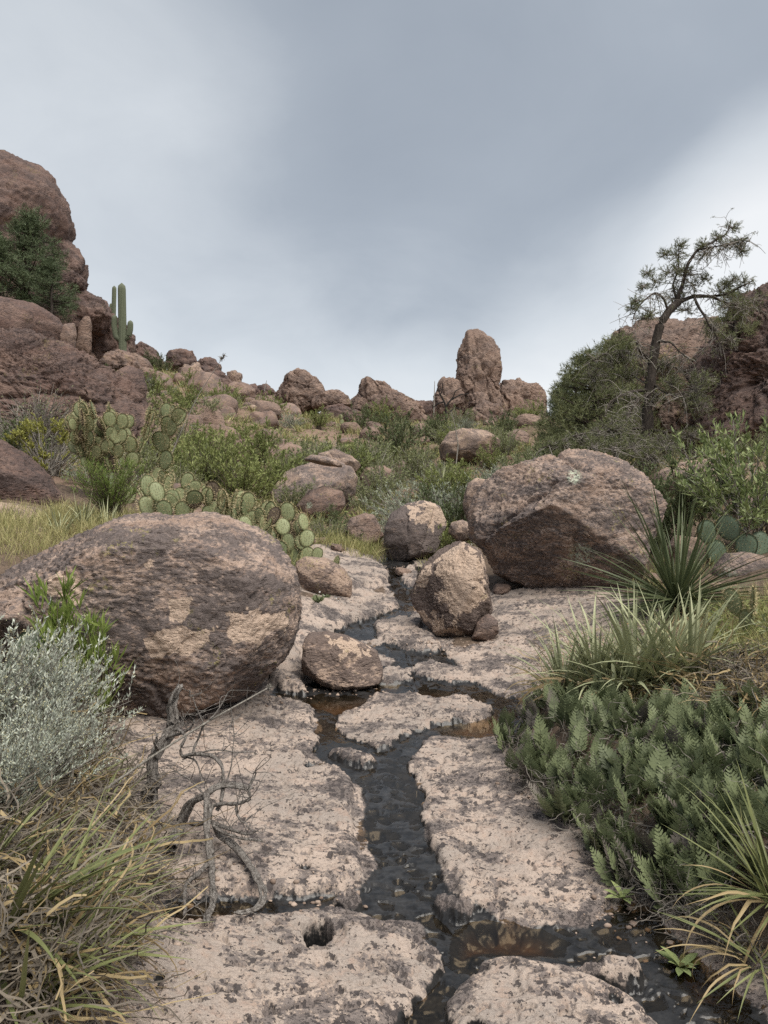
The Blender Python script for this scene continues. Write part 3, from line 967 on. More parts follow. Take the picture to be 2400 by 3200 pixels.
CG = 'cliff blocks of the left slope'
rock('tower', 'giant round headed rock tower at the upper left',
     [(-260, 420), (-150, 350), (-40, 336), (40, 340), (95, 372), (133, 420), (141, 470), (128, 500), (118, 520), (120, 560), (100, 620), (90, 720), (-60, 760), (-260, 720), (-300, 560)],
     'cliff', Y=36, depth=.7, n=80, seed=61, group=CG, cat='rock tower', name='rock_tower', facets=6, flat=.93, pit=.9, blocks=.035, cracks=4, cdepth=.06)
rock('towerside', 'cracked leaning block on the right shoulder of the round headed tower',
     [(70, 700), (95, 600), (112, 520), (125, 495), (150, 520), (178, 560), (182, 600), (190, 605), (186, 625), (165, 640), (140, 700)],
     'cliff', Y=37, depth=.8, n=48, seed=62, group=CG, cat='rock block', name='rock_block', facets=8, blocks=.12, box=.75)
rock('ledgeA', 'angular ledge block below the leaning block of the tower',
     [(120, 700), (130, 640), (170, 625), (200, 635), (232, 655), (236, 690), (220, 720), (150, 740)], 'cliff', Y=37.5, depth=.8, n=40, seed=63, group=CG, cat='rock block', name='rock_block', facets=12, flat=.8, blocks=.13, box=.7)
rock('ledgeB', 'flat roofed block left of the saguaro trunk base',
     [(195, 790), (196, 700), (210, 672), (250, 678), (285, 720), (288, 790)], 'cliff', Y=39, depth=.8, n=36, seed=64, group=CG, cat='rock block', name='rock_block', facets=10, flat=.82, blocks=.12, box=.7)
rock('split', 'pale standing stone split from the block beside the saguaro',
     [(165, 760), (172, 700), (190, 675), (198, 700), (196, 770)], 'spire', Y=36, depth=.8, n=30, seed=65, group=CG, cat='rock block', name='rock_block')
rock('roundleft', 'rounded pitted boulder below the dark juniper',
     [(-160, 720), (-80, 660), (0, 648), (80, 660), (120, 685), (138, 720), (130, 780), (0, 800), (-140, 790)], 'cliff', Y=26, depth=.7, n=52, seed=66, group=CG, facets=5, pit=1.2)
rock('smallleft', 'small grey brown boulder right of the rounded pitted boulder',
     [(130, 730), (140, 700), (160, 698), (165, 725), (158, 760), (135, 760)], 'boulder_brown', Y=26, depth=.9, n=24, seed=67, group=CG)
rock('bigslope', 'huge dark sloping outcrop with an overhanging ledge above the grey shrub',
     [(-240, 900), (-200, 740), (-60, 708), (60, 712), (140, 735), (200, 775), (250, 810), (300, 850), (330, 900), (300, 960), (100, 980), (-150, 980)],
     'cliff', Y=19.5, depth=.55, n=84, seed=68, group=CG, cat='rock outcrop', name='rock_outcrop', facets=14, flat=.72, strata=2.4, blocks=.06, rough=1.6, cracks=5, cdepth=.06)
rock('slopetail', 'reddish outcrop continuing down from the huge sloping outcrop',
     [(225, 850), (240, 800), (270, 788), (305, 800), (318, 840), (310, 890), (240, 900)], 'cliff', Y=23, depth=.7, n=36, seed=69, group=CG, cat='rock outcrop', name='rock_outcrop')
rock('lowleft', 'dark weathered boulder left of the bright green shrub',
     [(-160, 1080), (-140, 980), (-60, 940), (0, 950), (50, 980), (100, 1030), (130, 1080), (120, 1110), (60, 1120), (-100, 1120)],
     'cliff', Y=9.8, depth=.7, n=60, seed=70, group=CG, facets=8)
rock('lowtanleft', 'smooth tan rock hump behind the pale grass at the left edge',
     [(-120, 1120), (-60, 1090), (20, 1084), (80, 1100), (120, 1125), (100, 1150), (-60, 1155)], 'boulder_tan', Y=8.6, depth=.8, n=36, seed=71, group=CG, pit=.3, strata=.4)

RG = 'rocks along the skyline ridge'
RIDGE = [
    ('dome boulder standing on the skyline left of centre', [(598, 850), (612, 815), (632, 800), (660, 802), (685, 822), (697, 850), (690, 885), (650, 898), (608, 885)], 46, 'spire', 44),
    ('flat cap rock right of the dome boulder on the skyline', [(678, 865), (700, 850), (728, 848), (752, 862), (755, 878), (720, 888), (682, 885)], 45, 'spire', 28),
    ('low rock under the flat cap rock', [(690, 910), (705, 884), (740, 880), (775, 895), (785, 925), (700, 925)], 43, 'cliff', 30),
    ('tilted triangular crag in the middle of the skyline', [(752, 890), (775, 850), (788, 822), (798, 817), (806, 828), (830, 832), (870, 858), (905, 880), (922, 915), (900, 945), (800, 945), (760, 925)], 48, 'spire', 56),
    ('dark buttress behind the triangular crag', [(868, 880), (880, 868), (905, 872), (930, 870), (940, 895), (940, 930), (880, 930)], 58, 'cliff', 26),
    ('tall leaning rock spire with a hooked top', [(988, 900), (990, 820), (994, 760), (1005, 745), (1012, 722), (1030, 719), (1058, 735), (1075, 760), (1080, 785), (1081, 800), (1074, 830), (1078, 900), (1060, 940), (1000, 940)], 54, 'spire', 64),
    ('fluted shoulder left of the tall spire', [(935, 900), (938, 850), (950, 830), (958, 815), (978, 812), (996, 825), (1004, 870), (1000, 930), (940, 935)], 53, 'spire', 40),
    ('pyramid shaped foot of the tall spire', [(990, 930), (1010, 890), (1040, 865), (1070, 870), (1095, 900), (1112, 935), (1080, 960), (1000, 955)], 50, 'spire', 40),
    ('square notch block leaning on the spire', [(1012, 880), (1015, 848), (1045, 845), (1056, 860), (1052, 890)], 51.5, 'spire', 24),
    ('jagged crag right of the tall spire', [(1068, 910), (1076, 850), (1090, 836), (1105, 838), (1120, 826), (1132, 840), (1150, 848), (1165, 860), (1175, 920), (1150, 945), (1090, 940)], 57, 'spire', 48),
    ('reddish low crag behind the juniper on the skyline', [(1100, 940), (1110, 910), (1150, 905), (1190, 920), (1190, 960), (1110, 965)], 46, 'spire', 26),
    ('lone upright block on the skyline between the ridges', [(491, 835), (493, 808), (508, 803), (520, 812), (520, 840), (508, 848)], 52, 'spire', 24),
    ('rounded dome on the left ridge', [(362, 790), (372, 766), (392, 757), (412, 764), (422, 785), (415, 805), (370, 808)], 46, 'cliff', 28),
    ('cracked knob right of the rounded dome on the ridge', [(425, 800), (432, 780), (455, 776), (472, 790), (474, 815), (440, 818)], 45, 'cliff', 26),
    ('broad ridge rock holding up the cracked knob', [(388, 840), (400, 805), (440, 795), (480, 815), (500, 840), (495, 870), (400, 870)], 44, 'cliff', 34),
    ('pale scarred boulder under the rounded dome', [(388, 830), (400, 795), (425, 790), (436, 815), (430, 850), (395, 850)], 42, 'boulder_tan', 28),
    ('squat boulder right of the pale scarred boulder', [(445, 870), (455, 838), (475, 830), (492, 850), (494, 885), (460, 890)], 38, 'boulder_brown', 28),
    ('dark hump right of the saguaro base', [(275, 780), (290, 758), (310, 748), (335, 765), (350, 790), (330, 810), (285, 805)], 45, 'cliff', 30),
    ('tan boulder at the foot of the saguaro', [(222, 790), (235, 768), (265, 762), (290, 778), (300, 800), (270, 812), (230, 808)], 34, 'boulder_brown', 30),
    ('boulder heap left part on the skyline gap', [(520, 860), (528, 838), (550, 833), (565, 845), (565, 865), (530, 870)], 52, 'cliff', 22),
    ('boulder heap right part on the skyline gap', [(556, 862), (560, 838), (578, 834), (592, 850), (605, 870), (570, 878)], 51, 'cliff', 22),
    ('flat dark rock shelf amid the green brush', [(340, 925), (342, 900), (370, 892), (405, 897), (408, 915), (390, 935), (350, 935)], 27, 'cliff', 28),
    ('brown ledge rock in the brush below the ridge', [(495, 905), (500, 885), (540, 880), (590, 885), (600, 905), (540, 915)], 36, 'boulder_tan', 26),
]
for k, (lab, ol, Yd, mt, n) in enumerate(RIDGE):
    um_, vm_ = sum(p_[0] for p_ in ol) / len(ol), max(p_[1] for p_ in ol)
    gw, gh = (1.06, 1.0) if k == 5 else (1.10, 1.0) if k in (0, 3) else (0.98, 0.98) if k in (6, 7, 8) else (1.16, 1.10)
    ol = [(um_ + (u - um_) * gw, vm_ + (v - vm_) * gh) for u, v in ol]
    rock('ridge%d' % k, lab, ol, mt, Y=Yd, depth=.8, n=n, seed=100 + k, group=RG, facets=9, flat=.85, strata=1.5, lumps=.07, box=.7, blocks=.11 if k == 5 else .18 if k in (6, 7, 8, 9, 10) else .13, flute=.10 if k in (5, 6, 9) else 0, cracks=4, cdepth=.09)

QG = 'cliffs of the right slope'
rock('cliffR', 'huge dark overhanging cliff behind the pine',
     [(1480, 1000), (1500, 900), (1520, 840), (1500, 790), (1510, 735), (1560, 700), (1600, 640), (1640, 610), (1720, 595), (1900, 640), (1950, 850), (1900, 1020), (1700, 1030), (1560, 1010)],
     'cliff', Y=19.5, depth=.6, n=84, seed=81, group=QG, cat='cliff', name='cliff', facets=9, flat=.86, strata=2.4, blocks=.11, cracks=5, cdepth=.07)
rock('cliffR2', 'brown rounded cliff left of the overhanging cliff behind the pine trunk',
     [(1270, 960), (1290, 800), (1315, 720), (1350, 700), (1400, 690), (1470, 682), (1540, 690), (1580, 750), (1590, 960), (1450, 1000)],
     'spire', Y=24, depth=.6, n=64, seed=82, group=QG, cat='cliff', name='cliff', facets=9, flat=.86, blocks=.11, cracks=5, cdepth=.07)
rock('paleR', 'pale striped rock shelf under the lower pine branches',
     [(1400, 1060), (1425, 1020), (1470, 1000), (1560, 985), (1600, 1010), (1590, 1060), (1480, 1090)], 'boulder_tan', Y=12.0, depth=.8, n=36, seed=83, group=QG, cat='rock shelf', name='rock_shelf', strata=1.6)
rock('redR', 'reddish boulder behind the leafy shrub at the right edge',
     [(1560, 1180), (1580, 1080), (1640, 1060), (1740, 1080), (1760, 1190), (1660, 1230)], 'boulder_brown', Y=10.5, depth=.8, n=40, seed=84, group=QG)
# ------------------------------------------------------------------ plant helpers
def nrm_(a):
    return a / (np.linalg.norm(a, axis=-1, keepdims=True) + 1e-9)


def leaf_mat(name, c1, c2, trans=0.25, rough=0.55, vary=0.35, spots=None):
    m_, T = new_mat(name)
    at = T.n('ShaderNodeSeparateColor', {0: T.n('ShaderNodeAttribute', attribute_name='mask').outputs['Color']}).outputs[0]
    rnd = T.n('ShaderNodeObjectInfo').outputs['Random']
    pos = T.n('ShaderNodeNewGeometry').outputs['Position']
    f = T.m('ADD', T.m('MULTIPLY', at, 0.7), T.m('ADD', T.m('MULTIPLY', rnd, vary), T.m('MULTIPLY', T.noise(pos, 5.0, 2), 0.4)))
    col = T.mix(T.mr(f, 0.15, 1.15), c1, c2)
    if spots:
        tc = T.n('ShaderNodeTexCoord').outputs['Object']
        sp = T.mr(T.vor(tc, spots[0], rnd=.35), spots[1], spots[1] * .6)
        col = T.mix(T.m('MULTIPLY', sp, .8), col, spots[2])
    b = T.n('ShaderNodeBsdfPrincipled', {'Base Color': col, 'Roughness': rough, 'Specular IOR Level': 0.3})
    out = b.outputs[0]
    if trans > 0:
        tr = T.n('ShaderNodeBsdfTranslucent', {'Color': col})
        out = T.n('ShaderNodeMixShader', {0: trans, 1: b.outputs[0], 2: tr.outputs[0]}).outputs[0]
    T.n('ShaderNodeOutputMaterial', {'Surface': out})
    return m_


def bark_mat(name, c1, c2, scale=30.0):
    m_, T = new_mat(name)
    tc = T.n('ShaderNodeNewGeometry').outputs['Position']
    nz = T.noise(T.vmul(tc, (1, 1, .3)), scale, 5, .7, 1.0)
    col = T.mix(T.mr(nz, .35, .65), c1, c2)
    bn = T.n('ShaderNodeBump', {'Height': nz, 'Strength': 1.0, 'Distance': .02})
    finish(T, col, .9, bn.outputs[0], .2)
    return m_


M['bush'] = leaf_mat('bright_green_leaf', (0.15, 0.19, 0.06), (0.28, 0.31, 0.115))
M['bush2'] = leaf_mat('olive_leaf', (0.16, 0.185, 0.085), (0.275, 0.295, 0.15))
M['bush3'] = leaf_mat('dark_leaf', (0.08, 0.105, 0.048), (0.15, 0.18, 0.08))
M['silver'] = leaf_mat('silver_leaf', (0.33, 0.37, 0.3), (0.55, 0.58, 0.5), .15)
M['spike'] = leaf_mat('seed_head', (0.418, 0.407, 0.242), (0.528, 0.506, 0.33), .15)
M['greygreen'] = leaf_mat('grey_green_leaf', (0.2, 0.23, 0.165), (0.33, 0.36, 0.27), .15)
M['yellowgreen'] = leaf_mat('yellow_green_leaf', (.21, .22, .055), (.42, .41, .12))
M['willow'] = leaf_mat('narrow_green_leaf', (0.12, 0.18, 0.04), (0.24, 0.305, 0.08), .3)
M['leafy'] = leaf_mat('oblong_leaf', (0.15, 0.198, 0.078), (0.36, 0.414, 0.18), .2, .4)
M['needle'] = leaf_mat('pine_needle', (0.085, 0.1, 0.045), (0.2, 0.215, 0.1), .15)
M['needle_dark'] = leaf_mat('juniper_needle', (0.06, 0.085, 0.042), (0.115, 0.15, 0.075), .1)
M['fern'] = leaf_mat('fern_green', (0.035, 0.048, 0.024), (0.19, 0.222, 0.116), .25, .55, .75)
M['fern_dead'] = leaf_mat('dead_fern', (.075, .068, .058), (.17, .15, .13), 0.0)
M['sotol'] = leaf_mat('sotol_leaf', (0.065, 0.085, 0.042), (0.13, 0.155, 0.075), .1, .45)
M['yucca'] = leaf_mat('yucca_leaf', (0.085, 0.105, 0.042), (0.21, 0.225, 0.095), .1, .45)
M['yucca_pale'] = leaf_mat('pale_yucca_leaf', (0.2, 0.225, 0.125), (0.4, 0.41, 0.25), .1, .5)
M['dry'] = leaf_mat('dry_leaf', (0.255, 0.183, 0.089), (0.391, 0.306, 0.17), .15, .6)
M['litter'] = leaf_mat('grey_litter', (0.072, 0.063, 0.054), (0.238, 0.202, 0.158), 0.0, .8)
M['grass'] = leaf_mat('grass_blade', (0.208, 0.234, 0.078), (0.468, 0.416, 0.208), .25)
M['pad'] = leaf_mat('cactus_pad', (0.149, 0.18, 0.095), (0.243, 0.266, 0.14), 0.0, .5, .6, (9.0, .16, (.10, .11, .05)))
M['pad_blue'] = leaf_mat('blue_cactus_pad', (0.098, 0.143, 0.098), (0.156, 0.208, 0.143), 0.0, .5, .6, (9.0, .12, (.06, .07, .04)))
M['spine'] = leaf_mat('cactus_spine', (0.40, 0.33, 0.19), (0.55, 0.46, 0.28), 0.0)
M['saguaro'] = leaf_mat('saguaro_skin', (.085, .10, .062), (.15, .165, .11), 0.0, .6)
M['bark'] = bark_mat('pine_bark', (0.036, 0.029, 0.025), (0.078, 0.065, 0.055), 22)
M['twig'] = bark_mat('grey_twig', (0.169, 0.15, 0.13), (0.365, 0.338, 0.304), 40)
M['deadwood'] = bark_mat('weathered_wood', (0.111, 0.095, 0.085), (0.34, 0.315, 0.289), 85)
M['stalk'] = bark_mat('pale_stalk', (0.218, 0.2, 0.173), (0.34, 0.316, 0.279), 60)
M['stem'] = bark_mat('brown_stem', (0.08, 0.06, 0.045), (0.16, 0.125, 0.095), 40)
M['flower'] = leaf_mat('white_petal', (0.7, 0.7, 0.66), (0.8, 0.8, 0.78), .2)


class Build:
    """Collects pieces of one mesh: vertices, quads and triangles, a per-vertex random value and a material per face."""
    def __init__(self):
        self.V, self.Q, self.T, self.R, self.mq, self.mt, self.k = [], [], [], [], [], [], 0

    def add(self, V, F, rnd=None, mat=0):
        V = np.asarray(V, float).reshape(-1, 3)
        F = np.asarray(F)
        (self.Q if F.shape[1] == 4 else self.T).append(F + self.k)
        (self.mq if F.shape[1] == 4 else self.mt).append(np.full(len(F), mat))
        self.V.append(V)
        self.R.append(np.full(len(V), .5) if rnd is None else rnd)
        self.k += len(V)
        return self

    def mesh(self, name, mats, smooth=True):
        V = np.concatenate(self.V)
        R_ = np.concatenate(self.R)
        F = [np.concatenate(x) for x in (self.Q, self.T) if x]
        mi = np.concatenate([np.concatenate(x) for x in (self.mq, self.mt) if x])
        at = np.zeros((len(V), 4)); at[:, 0] = R_
        return mesh(name, V, F, mats, smooth, mi, at)


def tubes(P_, r, seg=3):
    """P_ (n,K,3) centre lines, r (n,K) radii."""
    n, K, _ = P_.shape
    tg = nrm_(np.gradient(P_, axis=1))
    ref = np.where(np.abs(tg[..., 2:3]) > .92, np.array([1., .2, 0]), np.array([0, .1, 1.]))
    a = nrm_(np.cross(tg, ref)); b = np.cross(tg, a)
    an = np.arange(seg) * 2 * math.pi / seg
    V = P_[:, :, None] + r[:, :, None, None] * (np.cos(an)[:, None] * a[:, :, None] + np.sin(an)[:, None] * b[:, :, None])
    i = (np.arange(n)[:, None, None] * K + np.arange(K - 1)[None, :, None]) * seg
    s = np.arange(seg)[None, None]; s1 = (s + 1) % seg
    F = np.stack([i + s, i + s1, i + seg + s1, i + seg + s], -1).reshape(-1, 4)
    return V.reshape(-1, 3), F


def blades(base, d, L, W, droop, K=4, rs=RNG, tip=.02, wide=.35):
    """Strap leaves: base (n,3), unit direction d (n,3), length, width, droop (n,)."""
    n = len(base)
    t_ = np.linspace(0, 1, K + 1)
    C = base[:, None] + d[:, None] * (L[:, None] * t_)[..., None]
    C[..., 2] -= droop[:, None] * L[:, None] * t_ ** 2.2
    tg = nrm_(np.gradient(C, axis=1))
    side = nrm_(np.cross(d, nrm_(rs.normal(size=(n, 3)))))
    side = nrm_(side[:, None] - tg * (side[:, None] * tg).sum(-1, keepdims=True))
    w = W[:, None] * np.clip(np.where(t_ < wide, .55 + .45 * t_ / wide, 1 - ((t_ - wide) / (1 - wide)) ** 1.4), tip, 1) * .5
    V = np.stack([C - side * w[..., None], C + side * w[..., None]], 2)
    i = (np.arange(n)[:, None] * (K + 1) + np.arange(K)[None]) * 2
    F = np.stack([i, i + 1, i + 3, i + 2], -1).reshape(-1, 4)
    return V.reshape(-1, 3), F, np.repeat(rs.uniform(0, 1, n), (K + 1) * 2)


def leaves(pos, d, L, W, rs=RNG):
    n = len(pos)
    side = nrm_(np.cross(d, rs.normal(size=(n, 3))))
    nn = np.cross(d, side)
    mid = pos + d * (L * .45)[:, None] + nn * (L * .06)[:, None]
    V = np.stack([pos, mid - side * (W / 2)[:, None], pos + d * L[:, None], mid + side * (W / 2)[:, None]], 1)
    F = np.arange(n)[:, None] * 4 + np.arange(4)[None]
    return V.reshape(-1, 3), F, np.repeat(rs.uniform(0, 1, n), 4)


def bez(a, b, c, K):
    t_ = np.linspace(0, 1, K)[None, :, None]
    return a[:, None] * (1 - t_) ** 2 + 2 * b[:, None] * t_ * (1 - t_) + c[:, None] * t_ ** 2


def shrub_meshes(seed, h, r, stems, n_leaf, leaf, mleaf, mwood='stem', twigs=5, up=.4, twl=.25, inner=.35, flat=.55, straight=.5, lean=(0, 0), spikes=None, thick=.006, name='shrub'):
    """A bush growing from the origin: branches mesh and foliage mesh."""
    rs = np.random.default_rng(seed)
    ph = rs.uniform(0, 2 * math.pi, stems)
    rho = r * np.sqrt(rs.uniform(0.02, 1, stems)) * (1 + .25 * np.sin(ph * 2 + seed) + .12 * np.sin(ph * 5 + seed * 2))
    tip = np.stack([rho * np.cos(ph) + lean[0] * h, rho * np.sin(ph) + lean[1] * h, h * (1 - flat * (rho / r) ** 2) * rs.uniform(.7, 1.08, stems)], 1)
    tip[:, 2] = np.maximum(tip[:, 2], .08 * h)
    b0 = np.stack([rs.normal(0, .10 * r, stems), rs.normal(0, .10 * r, stems), np.full(stems, -.03 * h)], 1)
    mid = b0 * .5 + tip * .5
    mid[:, :2] *= straight * 2 * rs.uniform(.6, 1.1, stems)[:, None]
    mid += rs.normal(0, .06 * h, (stems, 3))
    C = bez(b0, mid, tip, 7)
    B = Build()
    rad = thick * np.linspace(1.4, .45, 7)[None] * rs.uniform(.7, 1.3, stems)[:, None]
    V, F = tubes(C, rad, 4); B.add(V, F)
    nt = stems * twigs
    k = np.repeat(np.arange(stems), twigs)
    tt = rs.uniform(inner, 1, nt) * 5.99
    i0 = tt.astype(int); fr = (tt - i0)[:, None]
    p0 = C[k, i0] * (1 - fr) + C[k, i0 + 1] * fr
    td = nrm_(C[k, i0 + 1] - C[k, i0])
    out = nrm_(p0 * np.array([1, 1, .3]))
    d = nrm_(td * .7 + out * .35 + rs.normal(0, .45, (nt, 3)) + np.array([0, 0, up]))
    ln = h * twl * rs.uniform(.5, 1.2, nt)
    p1 = p0 + d * ln[:, None]
    pm = (p0 + p1) / 2 + rs.normal(0, .12, (nt, 3)) * ln[:, None]
    Tw = bez(p0, pm, p1, 4)
    V, F = tubes(Tw, thick * .42 * np.linspace(1, .5, 4)[None] * np.ones((nt, 1)), 3); B.add(V, F)
    wood = B.mesh('branches', M[mwood])
    fol = Build()
    q = rs.integers(0, nt, n_leaf)
    s = rs.uniform(.05, 1, n_leaf) ** .8 * 2.99
    i1 = s.astype(int); f1 = (s - i1)[:, None]
    pp = Tw[q, i1] * (1 - f1) + Tw[q, i1 + 1] * f1
    dd = nrm_(d[q] * .8 + rs.normal(0, .6, (n_leaf, 3)) + np.array([0, 0, up * .8]))
    L = leaf[0] * rs.uniform(.6, 1.25, n_leaf)
    V, F, R_ = leaves(pp, dd, L, leaf[1] * rs.uniform(.7, 1.3, n_leaf), rs)
    fol.add(V, F, R_)
    mats = [M[mleaf]]
    if spikes:                                   # seed heads: beads along the outer ends of the twigs
        m_ = rs.integers(0, nt, spikes[0])
        s = rs.uniform(.45, 1.25, spikes[0])[:, None]
        pp = p0[m_] * (1 - s) + p1[m_] * s
        V, F, R_ = leaves(pp + rs.normal(0, spikes[1] * .5, pp.shape), nrm_(rs.normal(0, 1, pp.shape)), np.full(len(pp), spikes[1]), np.full(len(pp), spikes[1] * .8), rs)
        fol.add(V, F, R_, 1)
        mats.append(M[spikes[2]])
    return wood, fol.mesh('foliage', mats)


def make_plant(name, meshes, label, cat, loc, rz=0, sc=1.0, group=None):
    r_ = thing(name, label, cat, loc, rz, group)
    r_.scale = (sc,) * 3
    for nm, me in meshes:
        o = obj(nm, me, r_)
        if nm in ('foliage', 'leaves', 'needles', 'twigs', 'branches', 'spines', 'seed_heads', 'flowers'):
            o['kind'] = 'stuff'
    return r_


# single strap leaves used as parts: unit length along +Z, bending towards +X
def blade_mesh(name, mats, bend, width, K=9, fold=.22, wide=.3, twist=0.0, mat=None, ragged=0.0, seed=0):
    rs = np.random.default_rng(seed)
    t_ = np.linspace(0, 1, K + 1)
    ang = bend * t_ ** 1.3
    ds = 1.0 / K
    x = np.concatenate([[0], np.cumsum(np.sin((ang[1:] + ang[:-1]) / 2) * ds)])
    z = np.concatenate([[0], np.cumsum(np.cos((ang[1:] + ang[:-1]) / 2) * ds)])
    w = width * .5 * np.clip(np.where(t_ < wide, .7 + .3 * t_ / wide, 1 - ((t_ - wide) / (1 - wide)) ** 1.5), .03, 1)
    nx, nz = np.cos(ang), -np.sin(ang)
    tw = twist * t_
    y0 = np.cumsum(rs.normal(0, ragged, K + 1))
    V = []
    for k in range(K + 1):
        c, s = math.cos(tw[k]), math.sin(tw[k])
        p0 = np.array([x[k], y0[k], z[k]]); nn = np.array([nx[k], 0, nz[k]])
        sd = np.array([0, 1, 0]) * c + nn * s
        up_ = nn * c - np.array([0, 1, 0]) * s
        V += [p0 - sd * w[k] - up_ * w[k] * fold * 2, p0, p0 + sd * w[k] - up_ * w[k] * fold * 2]
    i = np.arange(K)[:, None] * 3 + np.arange(2)[None]
    i = i.ravel()
    F = np.stack([i, i + 1, i + 4, i + 3], 1)
    at = np.zeros((len(V), 4)); at[:, 0] = rs.uniform(.2, .8)
    return mesh(name, V, F, mats, True, None, at)


def place_blade(parent, me, az, el, L, base=(0, 0, 0), roll=0.0, name='blade'):
    h = Vector((math.cos(az), math.sin(az), 0)); zz = Vector((0, 0, 1))
    d = h * math.cos(el) + zz * math.sin(el)
    b = h * math.sin(el) - zz * math.cos(el)
    y = d.cross(b)
    R_ = Matrix((b, y, d)).transposed().to_4x4()
    if roll:
        R_ = R_ @ Matrix.Rotation(roll, 4, 'Z')
    o = obj(name, me, parent)
    o.rotation_mode = 'QUATERNION'
    o.location = base
    o.rotation_quaternion = R_.to_quaternion()
    o.scale = (L, L, L)
    return o


def blade_set(nm, mat, bends, width, **kw):
    return [blade_mesh(nm, M[mat], b, width * (0.85 + .3 * (k % 3) / 2), seed=k, **kw) for k, b in enumerate(bends)]


BL = {
    'narrow': blade_set('blade', 'yucca', [.05, .2, .4, .7], .034, K=7),
    'sotol': blade_set('blade', 'sotol', [.1, .2, .35, .55], .021, wide=.2, K=7),
    'yucca': blade_set('blade', 'yucca', [.05, .25, .5, .8], .038),
    'pale': blade_set('blade', 'yucca_pale', [.1, .35, .65, 1.0], .040, K=7),
    'dry': blade_set('blade', 'dry', [.8, 1.4, 1.9, 2.5], .030, twist=1.4, ragged=.012),
    'grey': blade_set('blade', 'litter', [1.2, 1.9, 2.6], .022, twist=1.8, ragged=.02),
}


def rosette(name, label, cat, loc, n, sets, L, el, az=(0, 2 * math.pi), tilt=(0, 0), seed=0, group=None, dry=None, spread=.04):
    """A tuft of strap leaves, every leaf a part."""
    rs = random.Random(seed)
    r_ = thing(name, label, cat, loc, 0, group)
    r_.rotation_euler = (tilt[0], tilt[1], 0)
    for k in range(n):
        u_ = (k + .5) / n
        e_ = el[0] + (el[1] - el[0]) * rs.random() ** (1.5 if sets == 'sotol' else .9)
        a_ = az[0] + (az[1] - az[0]) * ((k * .618034) % 1.0) + rs.uniform(-.15, .15)
        me = rs.choice(BL[sets])
        place_blade(r_, me, a_, e_, L * rs.uniform(.65, 1.12) * (.8 + .2 * math.sin(e_)), (math.cos(a_) * spread * rs.random(), math.sin(a_) * spread * rs.random(), rs.uniform(0, spread * .7)), rs.uniform(-1.3, 1.3) if sets == 'sotol' else rs.uniform(-.4, .4))
    for k in range(dry[0] if dry else 0):
        a_ = rs.uniform(*az)
        place_blade(r_, rs.choice(BL[dry[1]]), a_, rs.uniform(-.1, .75), L * rs.uniform(.5, .95), (math.cos(a_) * spread, math.sin(a_) * spread, .01), rs.uniform(-.8, .8), 'dry_blade')
    return r_


def at_px(u, v, Y=None, lift=0.0):
    """A place on the ground: by the line of sight, or at a given distance under picture column u."""
    if Y is None:
        x, y, z = hit(u, v)
        return Vector((x, y, gz(x, y) + lift))
    x = (u - CU) / FPX * Y
    return Vector((x, Y, gz(x, Y) + lift))


def P3(u, v, Y):
    return np.array([(u - CU) / FPX * Y, Y, EYE - (v - CV) / FPX * Y])


def polyline(pts, n):
    P_ = np.asarray(pts, float)
    d = np.concatenate([[0], np.cumsum(np.linalg.norm(np.diff(P_, axis=0), axis=1))])
    s = np.linspace(0, d[-1], n)
    out = np.stack([np.interp(s, d, P_[:, k]) for k in range(3)], 1)
    k = np.array([1, 2, 1]) / 4.
    pad = np.vstack([out[:1], out, out[-1:]])
    sm = np.stack([np.convolve(pad[:, j], k, 'valid') for j in range(3)], 1)
    sm[0], sm[-1] = out[0], out[-1]
    return sm


def limb(B, pts, r0, r1, n=14, seg=7, wob=.0, rs=RNG, mat=0, gnarl=0.0):
    C = polyline(pts, n)
    if wob:
        w = fbm(C * (1.0 / (wob * 12)) + rs.uniform(0, 50), 2)
        w2 = fbm(C * (1.0 / (wob * 12)) + rs.uniform(50, 90), 2)
        C[1:-1, 0] += wob * w[1:-1]; C[1:-1, 2] += wob * .6 * w2[1:-1]; C[1:-1, 1] += wob * w2[1:-1]
    r = np.linspace(r0, r1, n)
    r = r * (1 + gnarl * rs.normal(0, 1, n))
    V, F = tubes(C[None], r[None], seg)
    if gnarl:
        V = V + gnarl * .5 * np.repeat(r, seg)[:, None] * rs.normal(0, .5, V.shape)
    k0 = B.k
    B.add(V, F, None, mat)
    B.add(np.array([C[-1] + (C[-1] - C[-2]) * .3, *V[-seg:]]), np.stack([np.zeros(seg, int), 1 + np.arange(seg), 1 + (np.arange(seg) + 1) % seg], 1), None, mat)
    return C


LATE = []          # (object, kind phrase) whose labels are written at the end from what stands next to them

# ------------------------------------------------------------------ saguaros
def saguaro(label, stems, Y):
    base = P3(*stems[0][0][-1], Y)
    r_ = thing('saguaro', label, 'cactus', tuple(base))
    for k, (px, w) in enumerate(stems):
        C = polyline([P3(u, v, Y) - base for u, v in px][::-1], 26)
        r0 = w / 2 / FPX * Y
        n = len(C); tt = np.linspace(0, 1, n)
        dl = np.linalg.norm(C[-1] - C, axis=1)
        r = r0 * np.sqrt(np.clip(1 - np.clip(1 - dl / (r0 * 1.6), 0, 1) ** 2, .004, 1)) * (1 - .10 * np.abs(tt - .55))
        seg = 60
        V, F = tubes(C[None], r[None], seg)
        V = V.reshape(n, seg, 3)
        rib = 1 + .11 * np.cos(np.arange(seg) * 2 * math.pi / seg * 15)
        V = C[:, None] + (V - C[:, None]) * rib[None, :, None]
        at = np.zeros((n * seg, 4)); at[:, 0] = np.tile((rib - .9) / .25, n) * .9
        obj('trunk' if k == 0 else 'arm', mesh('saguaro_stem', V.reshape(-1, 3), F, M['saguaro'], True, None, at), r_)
    return r_


